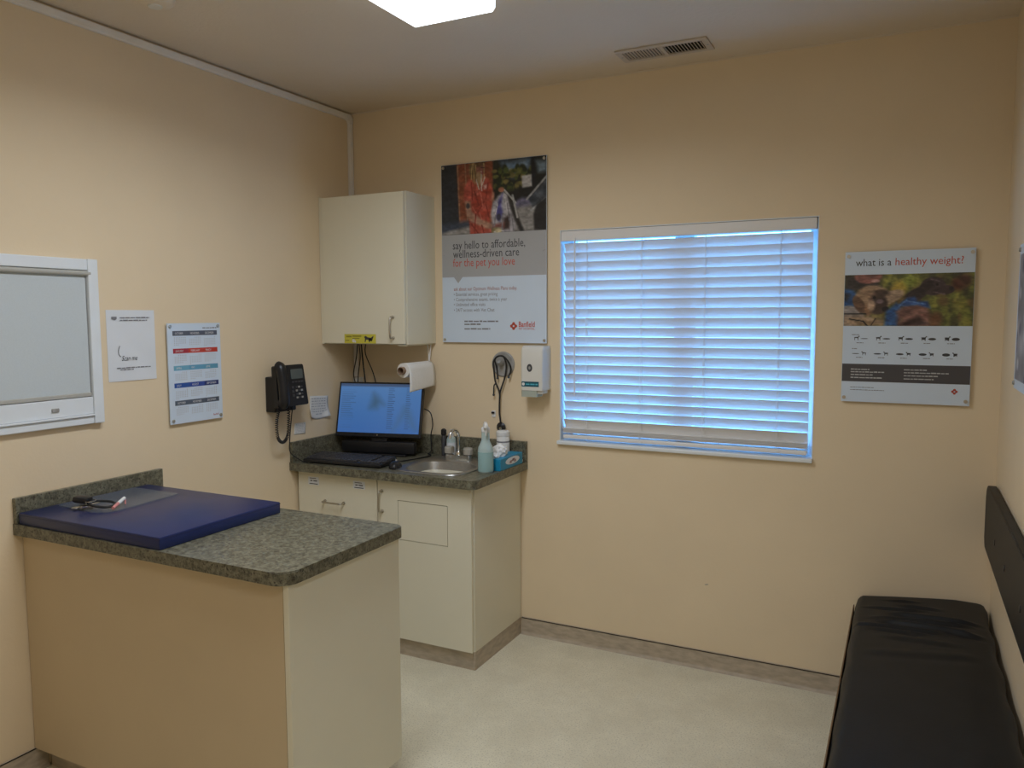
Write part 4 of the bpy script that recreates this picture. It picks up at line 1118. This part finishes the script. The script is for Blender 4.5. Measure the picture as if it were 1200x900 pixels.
lb = obj('front_label', flat([rect(1.079, 1.171, 1.281, 1.306)], PD), M_tealcap, sd_, label='teal printed label')
PDb = lambda a, b, l: PD(a, b, l + .0005)
obj('label_mark', flat([disc(1.089, 1.2935, .0075, 14)], PDb), M_whiteink, lb)
strips(lb, [(1.102, 1.166, 1.290)], PDb, mat('cyan_ink', (.10, .45, .55), .5), .007, 4)

hk = thing('wall_hook', 'round grey plastic hook on the back wall holding the stethoscope', 'hook', (.929, -.01, 1.38))
My = lambda c: Matrix.Translation(c) @ Matrix.Rotation(math.pi / 2, 4, 'X')
bm = lathe(B(), [(.064, 0), (.064, .004), (.058, .008), (.050, .006), (0, .006)], (0, 0, 0), n=36, M=My((.929, -.0003, 1.380)))
obj('disc', bm, M_grey, hk, smooth=40)
bm = B(); tube(bm, [(.929, -.006, 1.385), (.929, -.035, 1.383), (.929, -.050, 1.395)], .009, n=10, sm=5); obj('peg', bm, M_grey, hk, smooth=50)
sc_ = thing('stethoscope', 'black stethoscope hanging from the round grey hook', 'stethoscope', (.92, -.03, 1.05))
Yt = -.022
def cr(a, b, y=Yt):     # point on the plane of the hung tubes
    return (.8365 + a * .000622 , y, 1.5285 - b * .000612)
bm = B()
tube(bm, [cr(112, 350), cr(104, 270, -.02), cr(108, 205, -.045), cr(150, 172, -.058), cr(188, 180, -.045), cr(192, 250), cr(178, 350), cr(140, 455), cr(132, 500)], .0042, n=8, sm=6)
tube(bm, [cr(214, 340), cr(234, 280), cr(224, 215, -.040), cr(180, 170, -.050), cr(130, 182, -.052), cr(82, 225, -.03), cr(80, 300), cr(92, 385), cr(122, 450), cr(132, 500)], .0042, n=8, sm=6)
tube(bm, [cr(132, 495), cr(129, 560), cr(128, 640), cr(134, 690), cr(137, 725)], .0048, n=8, sm=6)
tube(bm, [cr(100, 400), cr(80, 420), cr(76, 490)], .0035, n=8, sm=6)
obj('tubing', bm, M_blackmat, sc_, smooth=60)
for q in ((112, 356), (214, 346), (76, 496)):
    b2 = B(); bmesh.ops.create_uvsphere(b2, u_segments=10, v_segments=8, radius=.0065); bmesh.ops.translate(b2, verts=b2.verts[:], vec=Vector(cr(*q))); obj('ear_tip', b2, M_dark, sc_, smooth=60)
bm = lathe(B(), [(.012, 0), (.023, .003), (.025, .010), (.018, .014), (.011, .022), (0, .022)], (0, 0, 0), n=24, M=My(Vector(cr(140, 762)) + Vector((0, .012, 0))))
obj('chestpiece', bm, M_black, sc_, smooth=40)
obj('chestpiece_rim', lathe(B(), [(.0035, .022), (.008, .0225), (.008, .0235), (0, .0235)], (0, 0, 0), n=16, M=My(Vector(cr(146, 770)) + Vector((0, .012, 0)))), M_chrome, sc_)
ah = thing('adhesive_hook', 'tiny white stick-on hook with black clip below the round hook', 'hook', (.872, -.005, 1.115))
obj('pad', boxm(.862, .884, -.005, -.0005, 1.108, 1.142, bev=.002), M_white, ah)
obj('clip', boxm(.864, .880, -.014, -.005, 1.127, 1.137, bev=.002), M_black, ah)

# ------------------------------------------------------------------ on the exam table
pd = thing('exam_pad', 'navy blue padded mat on the exam table', 'mat', (.39, -1.64, ZE))
bm = B(); box(bm, .026, .728, -1.902, -1.384, ZE + .0002, ZE + .041, bev=.004, seg=2)
obj('cushion', bm, M_blue, pd, smooth=40)
obj('seam', boxm(.0255, .7285, -1.9025, -1.3835, ZE + .033, ZE + .0345), mat('blue_seam', (.012, .018, .07), .5), pd)
ZP = ZE + .0415
ac = obj('acrylic_sheet', prism(B(), [(.055, -1.78), (.045, -1.462), (.292, -1.462), (.318, -1.73), (.300, -1.775), (.26, -1.79)], ZP, ZP + .004, XY), M_acrylic, None)
ac['label'] = 'clear acrylic sheet lying on the navy mat'; ac['category'] = 'sheet'
ZA = ZP + .0042
ky = thing('key_bunch', 'bunch of black and silver keys on the navy mat', 'keys', (.21, -1.76, ZA))
K = Matrix.Translation((.185, -1.765, ZA)) @ Matrix.Rotation(math.radians(20), 4, 'Z') @ Matrix.Scale(1.25, 4)
obj('fob', box(B(), -.030, .012, -.018, .018, .014, .032, bev=.006, M=K @ Matrix.Rotation(.12, 4, 'Y')), M_black, ky, smooth=40)
for k, (dx, dy, rz) in enumerate(((-.02, -.012, .3), (0, .006, -.5), (.012, -.014, 1.2), (-.012, .010, 2.2))):
    Kk = K @ Matrix.Translation((dx, dy, .001 + k * .0036)) @ Matrix.Rotation(rz, 4, 'Z')
    bm = B(); prism(bm, disc(0, 0, .012, 14), 0, .0025, lambda a, b, d: Kk @ Vector((a, b, d)))
    prism(bm, [(.008, -.004), (.045, -.004), (.050, 0), (.045, .004), (.036, .003), (.030, .0045), (.024, .003), (.008, .004)], 0, .0025, lambda a, b, d: Kk @ Vector((a, b, d)))
    obj('key', bm, M_chrome, ky)
bm = B(); tube(bm, [K @ Vector(q) for q in ((.01, 0, .016), (.03, .016, .016), (.062, .022, .014), (.085, .008, .010), (.075, -.014, .007), (.045, -.020, .010), (.018, -.010, .014), (.01, 0, .016))], .0045, n=8, sm=5)
obj('strap_loop', bm, M_blackmat, ky, smooth=60)
bm = B(); tube(bm, [K @ Vector((.014 + .016 * math.cos(a), .016 * math.sin(a), .020)) for a in [2 * math.pi * i / 20 for i in range(21)]], .0012, n=6)
obj('split_ring', bm, M_chrome, ky, smooth=60)
pn = thing('penlight', 'small pink and white pen lying beside the keys on the mat', 'pen', (.29, -1.70, ZA))
a, b = Vector((.300, -1.742, ZA + .006)), Vector((.262, -1.668, ZA + .022))
bm = B(); cyl(bm, a, a.lerp(b, .45), .0055, n=12); obj('barrel', bm, M_pink, pn, smooth=40)
bm = B(); cyl(bm, a.lerp(b, .45), b, .0065, .006, n=12); obj('cap', bm, M_white, pn, smooth=40)
bm = B(); cyl(bm, b + Vector((.0, .003, -.005)), (b.x, b.y + .003, ZA), .003, n=8); obj('clip_foot', bm, M_pink, pn)

# ------------------------------------------------------------------ bench
bn = thing('bench', 'low bench with a wrinkled black cushion along the right wall', 'bench', (2.82, -1.2, 0))
SX0, SX1, SY0, SY1 = 2.585, 3.052, -3.0, -.020
obj('seat_board', boxm(SX0 + .002, SX1, SY0, SY1, .365, .392, bev=.002), M_wood, bn)
for y in (SY1 - .14, (SY0 + SY1) / 2, SY0 + .1): obj('leg_panel', boxm(SX0 + .04, SX1 - .03, y, y + .03, 0, .365), M_wood, bn)
obj('front_lip', boxm(SX0 - .004, SX0 + .001, SY0, SY1 - .012, .37, .418, bev=.002), M_wood, bn)
def cushion(u, v):
    # u across (0 front edge .. 1 wall edge), v along (0 back wall .. 1 near)
    x = SX0 + .002 + u * (SX1 - SX0 - .002); v = v ** 1.9; y = SY1 - v * (SY1 - SY0)
    e = min(u / .07, 1.0); e2 = min((1 - u) / .07, 1.0); e3 = min(v / .012, 1.0)
    rise = lambda t: math.sqrt(max(0, 1 - (1 - t) ** 2))
    z = .398 + (.062 + .038 * min(1, u * 1.3)) * rise(min(max(e, 0), 1)) * (.75 + .25 * rise(e2)) * (.82 + .18 * rise(e3))
    yy = -y
    for (y0, sl, amp, wd, u0, u1) in ((.10, .10, .0045, .012, .20, .55), (.16, .22, .006, .014, .30, .70), (.20, .10, .005, .012, .05, .6), (.26, .16, .009, .016, .25, .95), (.31, .05, .008, .015, .10, .9),
                                      (.36, .26, .011, .018, .15, .95), (.40, .12, .008, .016, .0, .75), (.44, .20, .006, .016, .05, .6), (.50, .15, .004, .02, .2, .8), (.62, -.1, .003, .03, .1, .9)):
        yc = y0 + sl * (u - .5) * .47
        amp *= 1.1; wd *= .85
        fade = max(0, min((u - u0) / .15, (u1 - u) / .15, 1))
        z += amp * math.exp(-((yy - yc) / wd) ** 2) * fade - .6 * amp * math.exp(-((yy - yc - wd * 1.5) / wd) ** 2) * fade
    z += .004 * math.sin(u * 3 + yy * 2.3)
    if u < .06 or u > .94: x += .004 * math.sin(yy * 21) * (1 if u > .5 else .4)
    return Vector((x, y, z))
bm = quadgrid(46, 330, cushion)
# close the sides down to the board
bnd = [e for e in bm.edges if e.is_boundary]
r_ = bmesh.ops.extrude_edge_only(bm, edges=bnd)
for v in r_['geom']:
    if isinstance(v, bmesh.types.BMVert): v.co.z = .393
obj('cushion', bm, M_bench, bn, smooth=70)
bm = B(); prism(bm, rrect(-3.0, -.045, .735, .975, (0, .03, .05, 0), 6), W - .034, W - .006, YZ)
bmesh.ops.bevel(bm, geom=[e for e in bm.edges if all(abs(v.co.x - (W - .034)) < 1e-5 for v in e.verts)], offset=.006, segments=2, affect='EDGES')
br = obj('backrest', bm, M_bench, bn, smooth=45, label='black padded board fixed to the wall above the seat')
for y in (-.42, -.72, -1.1, -1.5):
    bm = lathe(B(), [(.011, 0), (.010, .003), (0, .004)], (0, 0, 0), n=14, M=Matrix.Translation((W - .0335, y, .84)) @ Matrix.Rotation(-math.pi / 2, 4, 'Y'))
    obj('button', bm, M_black, br)
    obj('wall_spacer', boxm(W - .007, W - .0003, y - .02, y + .02, .80, .88), M_wood, br)
# scuff on the wall (a small dent of plaster)
sc2 = obj('wall_scuff', flat([[(1.955, .398), (1.967, .402), (1.975, .401), (1.969, .396), (1.961, .394)]], lambda a, b, l: Vector((a, -.0006, b))), M_base, bpy.data.objects['wall_back'])
